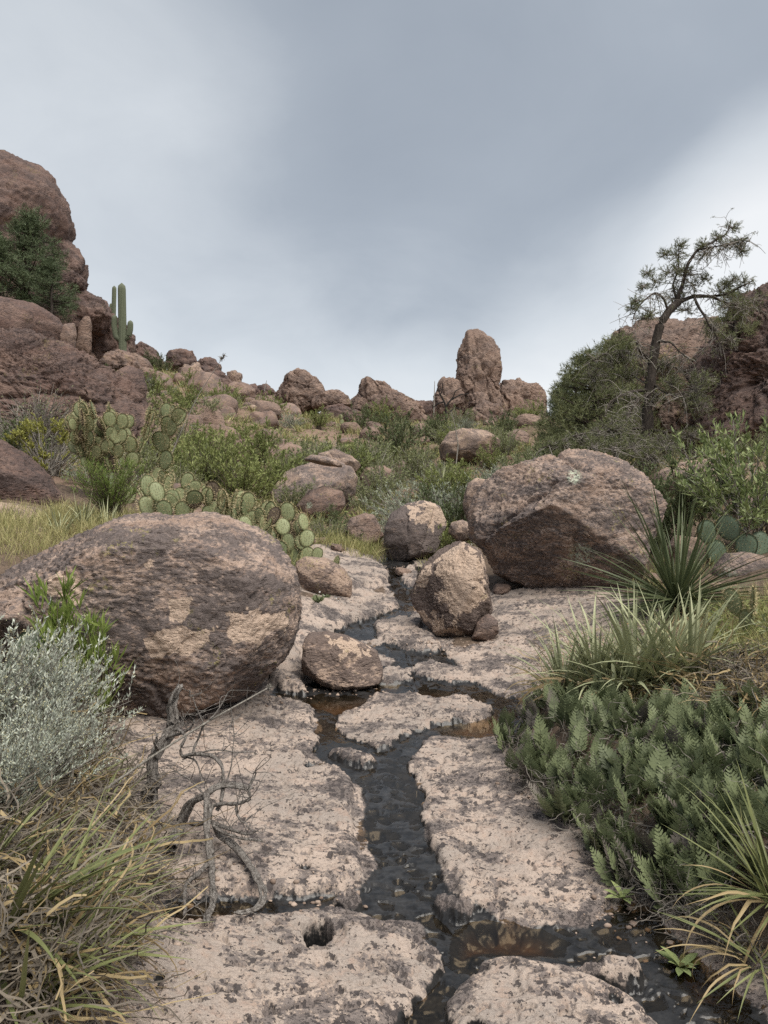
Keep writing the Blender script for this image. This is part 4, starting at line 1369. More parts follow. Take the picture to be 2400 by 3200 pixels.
saguaro('tall saguaro cactus with two short arms standing on the left skyline',
        [([(263, 611), (264, 680), (265, 730), (265, 780)], 15.5), ([(248, 680), (247, 705), (251, 728), (263, 736)], 11.5), ([(282, 692), (281, 712), (277, 728), (266, 735)], 11.5)], 36)
saguaro('slim saguaro cactus half hidden behind the tall two armed saguaro',
        [([(247, 617), (246, 660), (245, 720)], 8.5), ([(240, 655), (240, 680), (243, 702)], 7)], 39)

# ------------------------------------------------------------------ prickly pears
def pad_mesh(name, seed, mat, dead=False, spn=1.0):
    rs = np.random.default_rng(seed)
    nr_, ns = 6, 20
    B = Build()
    an = np.arange(ns) * 2 * math.pi / ns
    Vs = []
    e1, e2 = rs.uniform(-.05, .05, 2)
    for side in (-1, 1):
        for k in range(nr_):
            rho = (k / (nr_ - 1)) if side == -1 else 1 - k / (nr_ - 1)
            th = .062 * math.sqrt(max(0, 1 - rho ** 2.4))
            wv = 1 + e1 * np.cos(2 * an) + e2 * np.sin(3 * an)
            X_ = rho * .385 * np.cos(an) * wv * (1 + .10 * np.sin(an))
            Z_ = .5 + rho * .5 * np.sin(an)
            Vs.append(np.stack([X_, np.full(ns, side * th) + .03 * X_ ** 2 + .05 * (Z_ - .5) ** 2, Z_], 1))
    V = np.concatenate(Vs)
    i = (np.arange(2 * nr_ - 1)[:, None] * ns + np.arange(ns)[None]).ravel()
    j = (np.arange(2 * nr_ - 1)[:, None] * ns + (np.arange(ns)[None] + 1) % ns).ravel()
    B.add(V, np.stack([i, j, j + ns, i + ns], 1), np.full(len(V), rs.uniform(0, 1)))
    # spines: on both faces in a loose lattice and along the rim
    pts, dr = [], []
    for side in (-1, 1):
        for a in np.arange(-.36, .37, .12):
            for b in np.arange(.12, .95, .12):
                x, z = a + rs.normal(0, .015), b + rs.normal(0, .015)
                rho = math.hypot(x / .42, (z - .5) / .5)
                if rho < .92:
                    pts.append((x, side * .062 * math.sqrt(1 - rho ** 2.4), z)); dr.append((x * .8, side * 1.0, (z - .5) * .8 + .2))
    for a in np.arange(-.9, 4.1, .16):
        pts.append((.42 * math.cos(a), 0, .5 + .5 * math.sin(a))); dr.append((math.cos(a), rs.normal(0, .3), math.sin(a)))
    pts = np.repeat(np.array(pts), 3, 0); dr = nrm_(np.repeat(np.array(dr), 3, 0) + rs.normal(0, .45, (len(pts), 3)))
    sd = nrm_(np.cross(dr, rs.normal(size=dr.shape))) * .010
    L = rs.uniform(.06, .15, len(pts))[:, None] * spn
    SV = np.stack([pts - sd, pts + sd, pts + dr * L], 1).reshape(-1, 3)
    B.add(SV, np.arange(len(SV)).reshape(-1, 3), None, 1)
    return B.mesh(name, [M[mat], M['spine']])


PADS = {'pad': [pad_mesh('pad', k, 'pad') for k in range(4)], 'pad_blue': [pad_mesh('pad', k + 10, 'pad_blue', spn=.5) for k in range(2)],
        'dead': [pad_mesh('pad', 30, 'stem')]}


def prickly(label, starts, loc, size, levels, seed, kind='pad', face=1.0, group=None, limit=70, rise=.25):
    """starts: (x, y, lean) of the lowest pads; pads grow from the rims of older pads."""
    rs = random.Random(seed)
    r_ = thing('prickly_pear', label, 'cactus', loc, 0, group)
    count = [0]

    def grow(p, up, nrm, lev, s):
        if count[0] >= limit:
            return
        count[0] += 1
        z = up.normalized(); y = (nrm - z * nrm.dot(z)).normalized(); x = y.cross(z)
        o = obj('pad', rs.choice(PADS['dead'] if (lev < levels and rs.random() < .05) else PADS[kind]), r_)
        o.rotation_mode = 'QUATERNION'
        o.location = p
        o.rotation_quaternion = Matrix((x, y, z)).transposed().to_quaternion()
        o.scale = (s * rs.uniform(.9, 1.12), s, s)
        if lev > 0:
            for k in range(rs.choice((1, 2, 2, 3)) if lev > 1 else rs.choice((1, 1, 2))):
                a = rs.uniform(.45, 2.7)
                q = p + x * (.42 * s * math.cos(a)) * .93 + z * (s * (.5 + .5 * math.sin(a))) * .95
                nu = (x * math.cos(a) * .9 + z * (math.sin(a) + .35) + y * rs.uniform(-.35, .35)).normalized() + Vector((0, 0, rise))
                ny = (y + x * rs.uniform(-.9, .9) + Vector((rs.uniform(-.3, .3), rs.uniform(-.3, .3), 0))).normalized()
                grow(q, nu, ny, lev - 1, s * rs.uniform(.82, 1.05))
    for (sx, sy, ln) in starts:
        q = Vector((loc[0] + sx, loc[1] + sy, 0))
        grow(Vector((sx, sy, gz(q.x, q.y) - loc[2] - .03)), Vector((ln, rs.uniform(-.15, .15), 1)), Vector((rs.uniform(-.7, .7), -face, rs.uniform(-.1, .3))), levels, size * rs.uniform(.9, 1.1))
    return r_


p_ = at_px(292, 1060, 10.6)
prickly('tall prickly pear cactus with stacked pads above the bright green shrub', [(-.42, .2, -.5), (-.1, 0, -.1), (.15, .15, .2), (.35, 0, .5), (0, .3, .1), (-.25, -.1, -.2), (.3, .3, .3), (-.6, .2, -.2), (.5, .3, .2), (-.2, .5, 0), (.1, .5, 0)], p_, .31, 5, 3, limit=140, rise=.55)
p_ = at_px(310, 1090, 9.4)
prickly('small prickly pear growing at the right foot of the tall prickly pear', [(.1, 0, .2), (.28, .1, .3), (.42, -.05, .1)], p_, .25, 2, 4, limit=14)
p_ = at_px(450, 1165, 7.7)
prickly('yellow spined prickly pear right behind the middle of the huge oval boulder', [(-.55, .1, -.3), (-.38, 0, .1), (-.2, .15, -.2), (-.02, .1, .1), (.16, 0, .2), (.32, .1, -.1), (.48, .05, .3), (0, .3, .1), (.4, .3, .2)], p_, .24, 2, 8, limit=60, rise=.4)
p_ = at_px(590, 1180, 8.7)
prickly('wide yellow green prickly pear behind the right end of the huge oval boulder', [(-.42, .0, -.3), (-.25, .1, .1), (-.1, -.1, .2), (.08, .05, -.1), (.25, 0, .3), (.36, -.1, .5), (-.3, .3, 0), (.1, .3, 0)], p_, .27, 2, 18, limit=44, rise=.3)
p_ = at_px(688, 1205, 8.3)
prickly('few yellow green pads sprouting behind the low tan boulder', [(-.05, 0, -.3), (.1, .05, .3)], p_, .17, 1, 9)
p_ = at_px(1590, 1255, 8.4)
prickly('blue green prickly pear between the sotol and the right edge', [(-.2, 0, -.2), (.1, 0, .1), (.3, .1, .3)], p_, .34, 1, 12, 'pad_blue', limit=9)
p_ = at_px(1618, 1400, 5.2)
prickly('narrow edge on prickly pear pads standing in the grass at the right edge', [(0, 0, -.05)], p_, .26, 1, 15, 'pad', .1, limit=3)
p_ = at_px(20, 1560, 3.9)
prickly('large smooth cactus pads half hidden behind the silver sagebrush', [(-.05, 0, 0), (-.2, .05, -.2), (.05, .1, .3)], p_, .30, 1, 17, 'pad_blue', limit=6)
for k, (u, v, Y, n, lab) in enumerate([(545, 965, 21, 8, 'small prickly pear in the green brush under the skyline ridge'), (455, 890, 27, 7, 'distant prickly pear below the squat ridge boulder'),
                                       (760, 930, 33, 7, 'distant prickly pear under the triangular crag')]):
    prickly(lab, [(-.4, 0, -.3), (0, 0, .1), (.4, .1, .3)], at_px(u, v, Y), .3, 2, 40 + k, limit=n)

# ------------------------------------------------------------------ pinyon pine at the right, limbs as in the picture
def tuft_cloud(rs, centres, per, radius, L, n_need, B, squash=.7, up=.35, mat=0):
    """Needle tufts round each centre; returns tuft places."""
    n = len(centres) * per
    c = np.repeat(np.asarray(centres), per, 0)
    rr = np.repeat(np.asarray(radius), per)
    off = nrm_(rs.normal(size=(n, 3))) * (rr * rs.uniform(.25, 1, n) ** .6)[:, None]
    off[:, 2] *= squash
    pos = c + off
    d0 = nrm_(off + rs.normal(0, .4, off.shape) * rr[:, None] + np.array([0, 0, up]) * rr[:, None])
    q = np.repeat(np.arange(n), n_need)
    d = nrm_(d0[q] * .9 + rs.normal(0, .55, (len(q), 3)))
    ln = L * rs.uniform(.7, 1.2, len(q))
    st = pos[q] + d0[q] * (L * rs.uniform(-.8, .7, len(q)))[:, None]
    sd = nrm_(np.cross(d, rs.normal(size=d.shape))) * (L * .055)
    V = np.stack([st - sd, st + sd, st + d * ln[:, None]], 1).reshape(-1, 3)
    B.add(V, np.arange(len(V)).reshape(-1, 3), np.repeat(rs.uniform(0, 1, n), n_need * 3), mat)
    return pos, d0


def pine():
    Y0 = 14.2
    rs = np.random.default_rng(77)

    def C(x, y, dy=0.0):
        return P3(x * .3333 + 1106, y * .3333 + 449.3, Y0 + dy)
    base = C(865, 1560)
    r_ = thing('pinyon_pine', 'gnarled leaning pinyon pine with bare twigs in front of the dark cliff', 'tree', tuple(base))
    tr = Build()
    limb(tr, [C(850, 1760) - base, C(862, 1640) - base, C(870, 1490) - base, C(880, 1300) - base, C(890, 1150) - base, C(910, 1000) - base, C(930, 870) - base, C(960, 740) - base, C(1010, 670) - base, C(1080, 610, .1) - base],
         .13, .075, 34, 10, .03, rs, 0, .05)
    obj('trunk', tr.mesh('trunk', M['bark']), r_)
    limbs = [
        ([(1080, 610, .1), (1180, 570, .2), (1300, 575, .3), (1400, 560, .2), (1500, 500, .1), (1560, 470, 0)], .06, .012),
        ([(1070, 615, .1), (1110, 480, 0), (1130, 360, -.1), (1200, 270, -.2), (1300, 220, -.2), (1390, 170, -.2), (1410, 110, -.2)], .055, .01),
        ([(1075, 612, .1), (1050, 500, .3), (1070, 400, .4), (1080, 260, .4)], .035, .008),
        ([(1010, 668, 0), (990, 580, -.2), (940, 545, -.3), (860, 590, -.4), (810, 660, -.5), (780, 740, -.6)], .035, .008),
        ([(1200, 270, -.2), (1300, 250, -.5), (1420, 230, -.6), (1530, 190, -.7)], .022, .006),
        ([(1180, 570, .2), (1220, 660, -.1), (1270, 740, -.3), (1330, 830, -.4), (1370, 910, -.5)], .04, .008),
        ([(1300, 575, .3), (1400, 620, .1), (1500, 660, -.1), (1580, 640, -.1)], .03, .007),
        ([(905, 985, 0), (850, 950, -.2), (815, 910, -.3), (810, 865, -.3)], .05, .028),
        ([(900, 990, 0), (800, 960, .3), (690, 920, .4), (590, 945, .4), (500, 1010, .3)], .03, .006),
        ([(880, 1180, 0), (780, 1190, -.3), (700, 1215, -.5), (640, 1265, -.6), (600, 1350, -.7)], .05, .01),
        ([(878, 1190, 0), (800, 1260, -.5), (750, 1330, -.7), (735, 1380, -.8)], .045, .01),
        ([(868, 1420, 0), (700, 1440, -.6), (560, 1450, -1.0), (440, 1470, -1.3), (330, 1500, -1.6), (200, 1550, -1.9)], .045, .008),
        ([(868, 1440, 0), (760, 1500, -.9), (680, 1540, -1.5), (600, 1560, -2.0)], .035, .008),
        ([(875, 1430, 0), (1000, 1450, -.3), (1080, 1560, -.6), (1160, 1640, -.8), (1240, 1600, -.9)], .05, .012),
        ([(890, 1130, 0), (1000, 1200, -.3), (1100, 1220, -.5), (1210, 1250, -.6)], .035, .008),
        ([(940, 860, 0), (1030, 870, -.3), (1080, 930, -.4), (1150, 980, -.5)], .035, .008),
        ([(900, 1050, 0), (990, 1020, .3), (1090, 1040, .4), (1180, 1090, .3)], .03, .006),
        ([(870, 1500, 0), (900, 1600, -.9), (950, 1650, -1.4)], .035, .008),
        ([(890, 1150, 0), (760, 1080, .4), (640, 1070, .5), (540, 1120, .4)], .03, .006),
    ]
    tw = Build()
    nd = Build()
    starts = []
    for pts, r0, r1 in limbs:
        B = Build()
        Cc = limb(B, [C(*p) - base for p in pts], r0 * .8, r1, 22, 6, .05, rs, 0, .05)
        obj('branch', B.mesh('branch', M['bark']), r_)
        starts.append(Cc)
    # side twigs, drooping and grey, some with needle tufts at the ends
    A = np.concatenate([c[5:] for c in starts])
    n1 = 620
    k = rs.integers(0, len(A), n1)
    p0 = A[k]
    d = nrm_(rs.normal(0, 1, (n1, 3)) * np.array([1, .8, .6]) + np.array([0, 0, -.35]))
    ln = rs.uniform(.15, .55, n1)
    p2 = p0 + d * ln[:, None]
    p2[:, 2] -= .22 * ln
    pm = (p0 + p2) / 2 + np.stack([0 * ln, 0 * ln, .12 * ln], 1) + rs.normal(0, .05, (n1, 3))
    T1 = bez(p0, pm, p2, 6)
    V, F = tubes(T1, np.linspace(.0085, .0035, 6)[None] * np.ones((n1, 1)), 3); tw.add(V, F)
    n2 = 1500
    k = rs.integers(0, n1, n2); i = rs.integers(1, 6, n2)
    p0 = T1[k, i]
    d = nrm_(rs.normal(0, 1, (n2, 3)) + np.array([0, 0, -.3]))
    p2 = p0 + d * rs.uniform(.06, .24, n2)[:, None]
    T2 = bez(p0, (p0 + p2) / 2 + rs.normal(0, .03, (n2, 3)), p2, 4)
    V, F = tubes(T2, np.linspace(.0045, .0025, 4)[None] * np.ones((n2, 1)), 3); tw.add(V, F)
    obj('twigs', tw.mesh('twigs', M['twig']), r_)['kind'] = 'stuff'
    # tufts
    cl = [(560, 1470, 90, -1), (700, 1450, 100, -.8), (820, 1550, 110, -.7), (900, 1640, 90, -1), (450, 1500, 80, -1.3), (1180, 1180, 100, -.5), (1210, 1280, 80, -.6), (1060, 300, 60, .3),
          (1090, 240, 40, .3), (1010, 420, 60, .2), (990, 300, 40, .2), (880, 420, 40, .1), (930, 480, 45, .1), (850, 510, 40, 0), (1150, 430, 75, 0), (1090, 400, 60, .2), (1250, 300, 60, -.2), (1240, 240, 40, -.2),
          (1400, 240, 50, -.5), (1480, 230, 45, -.6), (1340, 190, 40, -.2), (1430, 130, 40, -.2), (1490, 280, 40, -.6), (1430, 470, 50, .1), (1500, 480, 55, .1), (1380, 490, 40, .2), (1450, 620, 90, 0), (1560, 600, 80, 0), (800, 600, 35, -.5), (850, 720, 50, -.3),
          (900, 690, 45, -.3), (1300, 780, 70, -.3), (1420, 850, 60, -.4), (960, 1510, 90, -.4), (1150, 1480, 80, -.6), (640, 1430, 90, -.9), (760, 1080, 70, .3), (700, 960, 60, .4), (330, 1530, 70, -1.6),
          (1000, 1020, 70, .2), (770, 1560, 90, -1.2), (660, 1580, 80, -1.5), (1040, 1140, 60, -.3), (1240, 1120, 70, -.5), (870, 1330, 50, .4), (540, 1080, 80, .4), (620, 1000, 80, .5), (1100, 540, 60, .2), (1170, 500, 60, .1),
          (1050, 590, 60, .3), (1130, 660, 60, .1), (780, 650, 35, -.5), (1250, 460, 50, 0), (1350, 540, 60, .2), (260, 1540, 50, -1.8), (520, 1560, 70, -1.7), (990, 1560, 80, -.9)]
    cen = np.array([C(a, b, dy) - base for a, b, r, dy in cl])
    rad = np.array([r * .3333 / FPX * Y0 for a, b, r, dy in cl])
    dens = rs.permutation(len(cl))
    lowc = np.array([c[1] > 900 for c in cl])
    pos1, d1 = tuft_cloud(rs, cen[~lowc], 40, rad[~lowc] * 1.3, .062, 15, nd, .75, .4)
    pos2, d2 = tuft_cloud(rs, cen[lowc], 95, rad[lowc] * 1.3, .062, 15, nd, .75, .3)
    pos = np.concatenate([pos1, pos2])
    # each tuft sits on a twig that leads towards its clump's middle
    cc = np.concatenate([np.repeat(cen[~lowc], 40, 0), np.repeat(cen[lowc], 95, 0)])
    T3 = bez(pos, (pos * .5 + cc * .5) + rs.normal(0, .03, pos.shape), cc, 4)
    tb = Build(); V, F = tubes(T3, np.linspace(.003, .006, 4)[None] * np.ones((len(T3), 1)), 3); tb.add(V, F)
    obj('twigs', tb.mesh('twigs', M['twig']), r_)['kind'] = 'stuff'
    tuft_cloud(rs, T2[:700, -1], 1, np.full(700, .03), .055, 12, nd)
    obj('needles', nd.mesh('needles', M['needle']), r_)['kind'] = 'stuff'


pine()


def conifer_meshes(seed, h, r, clumps, per, mat, L=.075, need=12, lean=.1, low=.1):
    rs = np.random.default_rng(seed)
    tr = Build()
    top = np.array([lean * h, 0, h])
    c = limb(tr, [np.array([0, 0, -.3]), np.array([lean * h * .2, 0, h * .4]), top * .92], r * .075, r * .02, 14, 7, .04, rs)
    z = h * (low + (1 - low) * rs.uniform(0, 1, clumps) ** .9)
    a = rs.uniform(0, 2 * math.pi, clumps)
    rr = r * np.sin(np.clip((1.06 - z / h) * 1.9, 0, math.pi / 2)) * rs.uniform(.35, 1.05, clumps)
    cen = np.stack([lean * z + rr * np.cos(a), rr * np.sin(a), z], 1)
    B = Build()
    p0 = np.stack([lean * z * .8, 0 * z, np.clip(z - .25 * rr, 0, h)], 1)
    Tb = bez(p0, (p0 + cen) / 2 + np.array([0, 0, -.06]) * rr[:, None], cen, 5)
    V, F = tubes(Tb, np.linspace(.022, .008, 5)[None] * np.ones((clumps, 1)) * r, 4); B.add(V, F)
    nd = Build()
    tuft_cloud(rs, cen, per, r * rs.uniform(.14, .26, clumps), L, need, nd, .65, .4)
    return [('trunk', tr.mesh('trunk', M['bark'])), ('branches', B.mesh('branches', M['bark'])), ('needles', nd.mesh('needles', M[mat]))]


cA = conifer_meshes(1, 3.0, 1.2, 95, 26, 'needle_dark', .11, 10)
cB = conifer_meshes(2, 2.6, 1.25, 90, 26, 'needle', .10, 10, .2)
CON = [(cA, (50, 690, 30), 1.55, .3, 'dense dark green juniper in front of the round headed tower'), (cA, (112, 705, 29), .85, 2.2, 'smaller dark juniper sloping down right of the dense juniper'),
       (cA, (0, 700, 29.5), 1.2, 4.0, 'dark juniper cut by the left edge of the picture'),
       (cB, (1290, 950, 20.5), 1.38, 0.4, 'bushy pine with a pointed top left of the leaning pinyon'), (cB, (1262, 950, 22), 1.1, 2.0, 'dark bushy pine on the skyline right of the jagged crag'),
       (cB, (1310, 950, 19.5), 1.15, 3.3, 'shaded pine mass directly behind the lower limbs of the leaning pinyon'), (cA, (1215, 950, 24), .8, 1.0, 'small dark pine at the far left end of the pine group'),
       (cB, (1590, 860, 18.2), .55, 1.5, 'small pine growing on the dark cliff behind the leaning pinyon')]
for ms, (u, v, Y), s, rz, lab in CON:
    make_plant('juniper' if ms is cA else 'pine_tree', ms, lab, 'tree', at_px(u, v, Y), rz, s)
# lift the trees that stand on cliff ledges
for o in list(COL.objects):
    if o.get('label') == CON[7][4]:
        o.location.z = P3(0, 740, 18.2)[2]
    if o.get('label') in (CON[0][4], CON[1][4], CON[2][4]):
        o.location.z = P3(0, 690 if o.get('label') != CON[1][4] else 700, 29.5)[2]

# ------------------------------------------------------------------ shrubs with a place of their own
make_plant('green_shrub', list(zip(('branches', 'foliage'), shrub_meshes(3, 1.0, .80, 110, 5200, (.085, .011), 'willow', twigs=7, up=.9, twl=.22, inner=.15, flat=.3, straight=.3))),
           'bright green narrow leaved shrub below the tall prickly pear', 'shrub', at_px(240, 1120, 8.6), 0, .66)
make_plant('rabbitbrush', list(zip(('branches', 'foliage'), shrub_meshes(4, .75, .72, 80, 11000, (.034, .017), 'yellowgreen', 'twig', twigs=9, up=.7, twl=.14, inner=.80, flat=.55))),
           'dome shaped shrub with yellow green tips over bare grey twigs', 'shrub', at_px(105, 1020, 12.0), 0, 1.2)
make_plant('twiggy_shrub', list(zip(('branches', 'foliage'), shrub_meshes(5, 1.25, 1.3, 80, 2600, (.05, .016), 'bush2', 'twig', twigs=14, up=.1, twl=.3, inner=.25, flat=.6, thick=.011))),
           'grey twiggy shrub with sparse leaves below the sloping outcrop', 'shrub', at_px(70, 930, 13.5), 0, 1.0)
make_plant('leafy_shrub', list(zip(('branches', 'foliage'), shrub_meshes(6, 1.6, 1.05, 56, 6500, (.10, .025), 'leafy', 'twig', twigs=9, up=.45, twl=.22, inner=.35, flat=.45, thick=.009))),
           'leafy shrub with oblong leaves and pale bare twigs at the right edge', 'shrub', at_px(1625, 1150, 8.9), 0, 1.0)
make_plant('leafy_shrub', list(zip(('branches', 'foliage'), shrub_meshes(16, 1.2, .8, 36, 3600, (.085, .02), 'bush3', 'stem', twigs=9, up=.5, twl=.22, inner=.3, flat=.45, thick=.008))),
           'dark green shrub between the massive blocky boulder and the leafy shrub', 'shrub', at_px(1480, 1120, 9.9), 0, 1.0)
sg = shrub_meshes(7, .62, .30, 46, 5200, (.026, .0075), 'silver', 'twig', twigs=9, up=.8, twl=.26, inner=.2, flat=.35, straight=.4, lean=(.42, -.05), spikes=(2600, .0075, 'spike'), thick=.003)
for k, (u, v, Y, s, rz, lab) in enumerate([(20, 1800, 3.1, .92, 0, 'silver sagebrush with upright seed heads leaning over the boulder foot'), (-70, 1700, 3.0, .95, .5, 'silver sagebrush cut by the left edge of the picture'),
                                           (40, 1820, 3.35, .82, -.4, 'rear silver sagebrush touching the huge oval boulder'), (-30, 1900, 2.8, .72, .3, 'lower silver sagebrush above the long strap leaves'),
                                           (75, 1860, 2.95, .66, -.2, 'front silver sagebrush beside the foot of the long stalk'), (-10, 1980, 2.62, .62, .1, 'lowest silver sagebrush at the left edge')]):
    make_plant('sagebrush', list(zip(('branches', 'foliage'), sg)), lab, 'shrub', at_px(u, v, Y), rz, s, 'silver sagebrush at the left')
wl_ = shrub_meshes(8, .62, .11, 14, 420, (.105, .0115), 'willow', 'stem', twigs=4, up=1.3, twl=.2, inner=.1, flat=.15, straight=.5, thick=.004)
for k, (u, Y, s, lab) in enumerate([(122, 3.9, 1.22, 'tall bright green narrow leaved sprout in front of the huge oval boulder'), (215, 3.85, 1.05, 'shorter narrow leaved green sprout right of the tall one before the oval boulder'),
                                    (165, 4.15, .85, 'low narrow leaved green sprout between the two taller sprouts')]):
    make_plant('green_sprout', list(zip(('branches', 'foliage'), wl_)), lab, 'shrub', at_px(u, 1500, Y), k * 2.1, s)

HV = {
    'green': [list(zip(('branches', 'foliage'), shrub_meshes(50 + k, 1.0, .75, 40, 2600, (.085, .024), 'bush', twigs=7, up=.5, twl=.24, inner=.2, flat=.4))) for k in range(2)],
    'olive': [list(zip(('branches', 'foliage'), shrub_meshes(60 + k, .9, .8, 40, 2300, (.075, .022), 'bush2', 'twig', twigs=7, up=.4, twl=.24, inner=.2, flat=.5))) for k in range(2)],
    'dark': [list(zip(('branches', 'foliage'), shrub_meshes(70, 1.0, .85, 40, 2600, (.08, .025), 'bush3', twigs=7, up=.4, twl=.24, inner=.2, flat=.5)))],
    'grey': [list(zip(('branches', 'foliage'), shrub_meshes(80, .6, .75, 46, 2800, (.05, .014), 'greygreen', 'twig', twigs=9, up=.5, twl=.25, inner=.2, flat=.55)))],
}
PHR = {'green': 'bright green bushy shrub', 'olive': 'olive green open shrub', 'dark': 'dark green shrub', 'grey': 'low grey green shrub'}


def bush(kind, u, v, Y, s, rs, label=None):
    ms = rs.choice(HV[kind])
    o = make_plant(kind.replace('grey', 'grey_green') + '_shrub', ms, label or PHR[kind], 'shrub', at_px(u, v, Y), rs.uniform(0, 6.28), s, 'brush covering the ravine and hillsides')
    if not label:
        LATE.append((o, PHR[kind]))
    return o


rb = random.Random(5)
for (kind, u, Y, s) in [('green', 440, 15.5, 1.25), ('green', 520, 15, 1.15), ('green', 590, 17, 1.2), ('olive', 640, 18, 1.1), ('green', 480, 19, 1.2), ('green', 560, 22, 1.2), ('olive', 620, 24, 1.2),
                        ('green', 410, 17, .95), ('olive', 700, 21, 1.3), ('green', 750, 20, 1.3), ('olive', 800, 22, 1.4), ('dark', 860, 26, 1.6), ('olive', 830, 19, 1.0), ('olive', 900, 21, 1.3), ('olive', 960, 19, .9),
                        ('grey', 880, 14.5, 1.3), ('grey', 940, 13.2, 1.5), ('grey', 1000, 13, 1.35), ('grey', 1060, 13.6, 1.45), ('grey', 1105, 14.5, 1.4), ('dark', 940, 12.6, .9), ('dark', 1000, 12.2, .8), ('grey', 860  , 12.2, .9),
                        ('olive', 1120, 18, 1.0), ('olive', 1160, 17, 1.0), ('dark', 1200, 17, 1.0), ('grey', 1080, 17, 1.2), ('dark', 1260, 16, .9), ('olive', 1300, 13.5, .7), ('dark', 1340, 15, .9), 
                        ('dark', 860, 33, .9), ('dark', 220, 33, .9), ('dark', 195, 31, 1.0), ('dark', 325, 42, 1.1), ('dark', 350, 42, 1.0), ('green', 245, 31, .8), ('green', 275, 32, .7),
                        ('olive', 330, 25, 1.2), ('green', 370, 28, 1.3), ('green', 300, 23, 1.0), ('olive', 340, 20, 1.0), ('green', 400, 30, 1.2), ('olive', 440, 29, 1.3), ('olive', 290, 28, 1.2), ('grey', 320, 33, 1.6), ('green', 480, 33, 1.3),
                        ('olive', 390, 14, .7), ('grey', 230, 12, .9), ('olive', 300, 14, .9), ('dark', 20, 12, .8), ('dark', 720, 13.2, .45), ('dark', 770, 12, .45), ('olive', 700, 11.6, .5), ('green', 950, 11.3, .5), ('green', 985, 10.8, .5),
                        ('dark', 1400, 9.8, .6), ('dark', 1430, 11.0, .9), ('olive', 1540, 12, .9), ('dark', 1330, 11.8, .6)]:
    bush(kind, u, 0, Y, s, rb)
for k in range(120):
    Y = 15 + 23 * rb.random() ** 1.3
    u = rb.uniform(-80, 1180) if rb.random() < .85 else rb.uniform(1180, 1700)
    if u < 230 and Y < 30:
        continue
    kind = rb.choices(('green', 'olive', 'dark', 'grey'), (.34, .36, .12, .18))[0]
    bush(kind, u, 0, Y, rb.uniform(.5, 1.0) * (.75 + Y / 60), rb)

# ------------------------------------------------------------------ scattered rocks of the hillsides
RB = []
for k in range(5):
    dirs, F = cube_sphere(14)
    th0 = random.Random(k).uniform(0, 6)
    P_ = shape_rock(dirs, lambda a: 1.0 + .18 * np.sin(2 * a + th0), 1.0, 300 + k, facets=12, flat=.72, S=1.0, box=.8, lumps=.12)
    for mt in ('boulder_brown', 'spire'):
        RB.append(mesh('rock', P_ * np.array([1, .9, .62]), F, M[mt], True, None, np.zeros((len(P_), 4))))
rr = random.Random(21)


def stone(u, Y, s, phrase, group, dz=0.0, sq=1.0):
    q = at_px(u, 0, Y)
    o = obj('rock', rr.choice(RB), None, (q.x, q.y, q.z + s * .18 + dz), (rr.uniform(-.3, .3), rr.uniform(-.3, .3), rr.uniform(0, 6.28)), (s, s, s * sq))
    tag(o, phrase, 'rock', group)
    LATE.append((o, phrase))


for k in range(150):
    Y = 22 + 28 * rr.random()
    u = rr.uniform(150, 620) if rr.random() < .72 else rr.uniform(620, 1250)
    stone(u, Y, rr.uniform(.22, .85) * (1.15 if u < 620 else .7) * (.5 + Y / 60), rr.choice(('brown boulder', 'angular brown rock', 'weathered rock')), 'loose boulders on the hillside', 0, rr.uniform(.8, 1.5))
for k in range(26):
    stone(rr.uniform(500, 620), rr.uniform(48, 53), rr.uniform(.3, .8), 'small skyline rock', 'loose boulders on the hillside', 0, 1.2)
for (u, Y, s) in [(690, 11.3, .16), (730, 10.7, .12), (870, 9.9, .14), (1000, 9.2, .22), (1085, 8.4, .12), (640, 9.2, .2), (600, 9.6, .25), (410, 10.4, .3), (440, 11.2, .25), (385, 12.5, .4), (400, 13.6, .35), (370, 9.4, .28), (430, 9.0, .2),
                  (840, 13, .3), (800, 12.2, .2), (900, 12.0, .3), (350, 11.2, .22), (1420, 7.9, .14), (1560, 7.0, .16)]:
    stone(u, Y, s, 'small brown stone', 'loose stones along the wash', 0, 1.0)

# ------------------------------------------------------------------ sotol, yuccas
p_ = at_px(1462, 1330, 6.4)
rosette('sotol', 'large dark green sotol with a round burst of thin leaves', 'sotol', (p_.x, p_.y, p_.z + .10), 298, 'sotol', 1.14, (math.radians(-20), math.radians(86)), seed=2, spread=.05)
YG = 'narrow leaved yuccas above the fern bank'
for k, (u, v, n, L, lab) in enumerate([(1215, 1545, 64, .54, 'leftmost pale yucca tuft above the ferns'), (1290, 1540, 76, .66, 'pale yucca tuft second from the left above the ferns'),
                                       (1370, 1535, 88, .70, 'thick pale yucca tuft in the middle of the row above the ferns'), (1440, 1520, 80, .68, 'pale yucca tuft right of the middle above the ferns'),
                                       (1500, 1505, 66, .62, 'rightmost pale yucca tuft below the sotol'), (1330, 1560, 30, .45, 'drooping pale yucca tuft hanging over the ferns')]):
    p_ = at_px(u, v)
    rosette('yucca', lab, 'yucca', p_, n, 'pale', L, (math.radians(22), math.radians(84)), seed=20 + k, group=YG, dry=(22, 'dry'))
p_ = at_px(1668, 2010)
rosette('yucca', 'green yucca with dry curled lower leaves in the bottom right corner', 'yucca', (p_.x + .02, p_.y, p_.z + .1), 80, 'narrow', .46, (math.radians(-5), math.radians(80)), seed=31, dry=(34, 'dry'), spread=.05)
p_ = at_px(1620, 2120)
rosette('yucca', 'low yucca offset hanging over the dark water at the bottom right', 'yucca', (p_.x + .03, p_.y, p_.z + .05), 24, 'narrow', .34, (math.radians(-20), math.radians(50)), seed=32, dry=(22, 'dry'), spread=.05)
LG = 'strap leaved yuccas in the lower left corner'
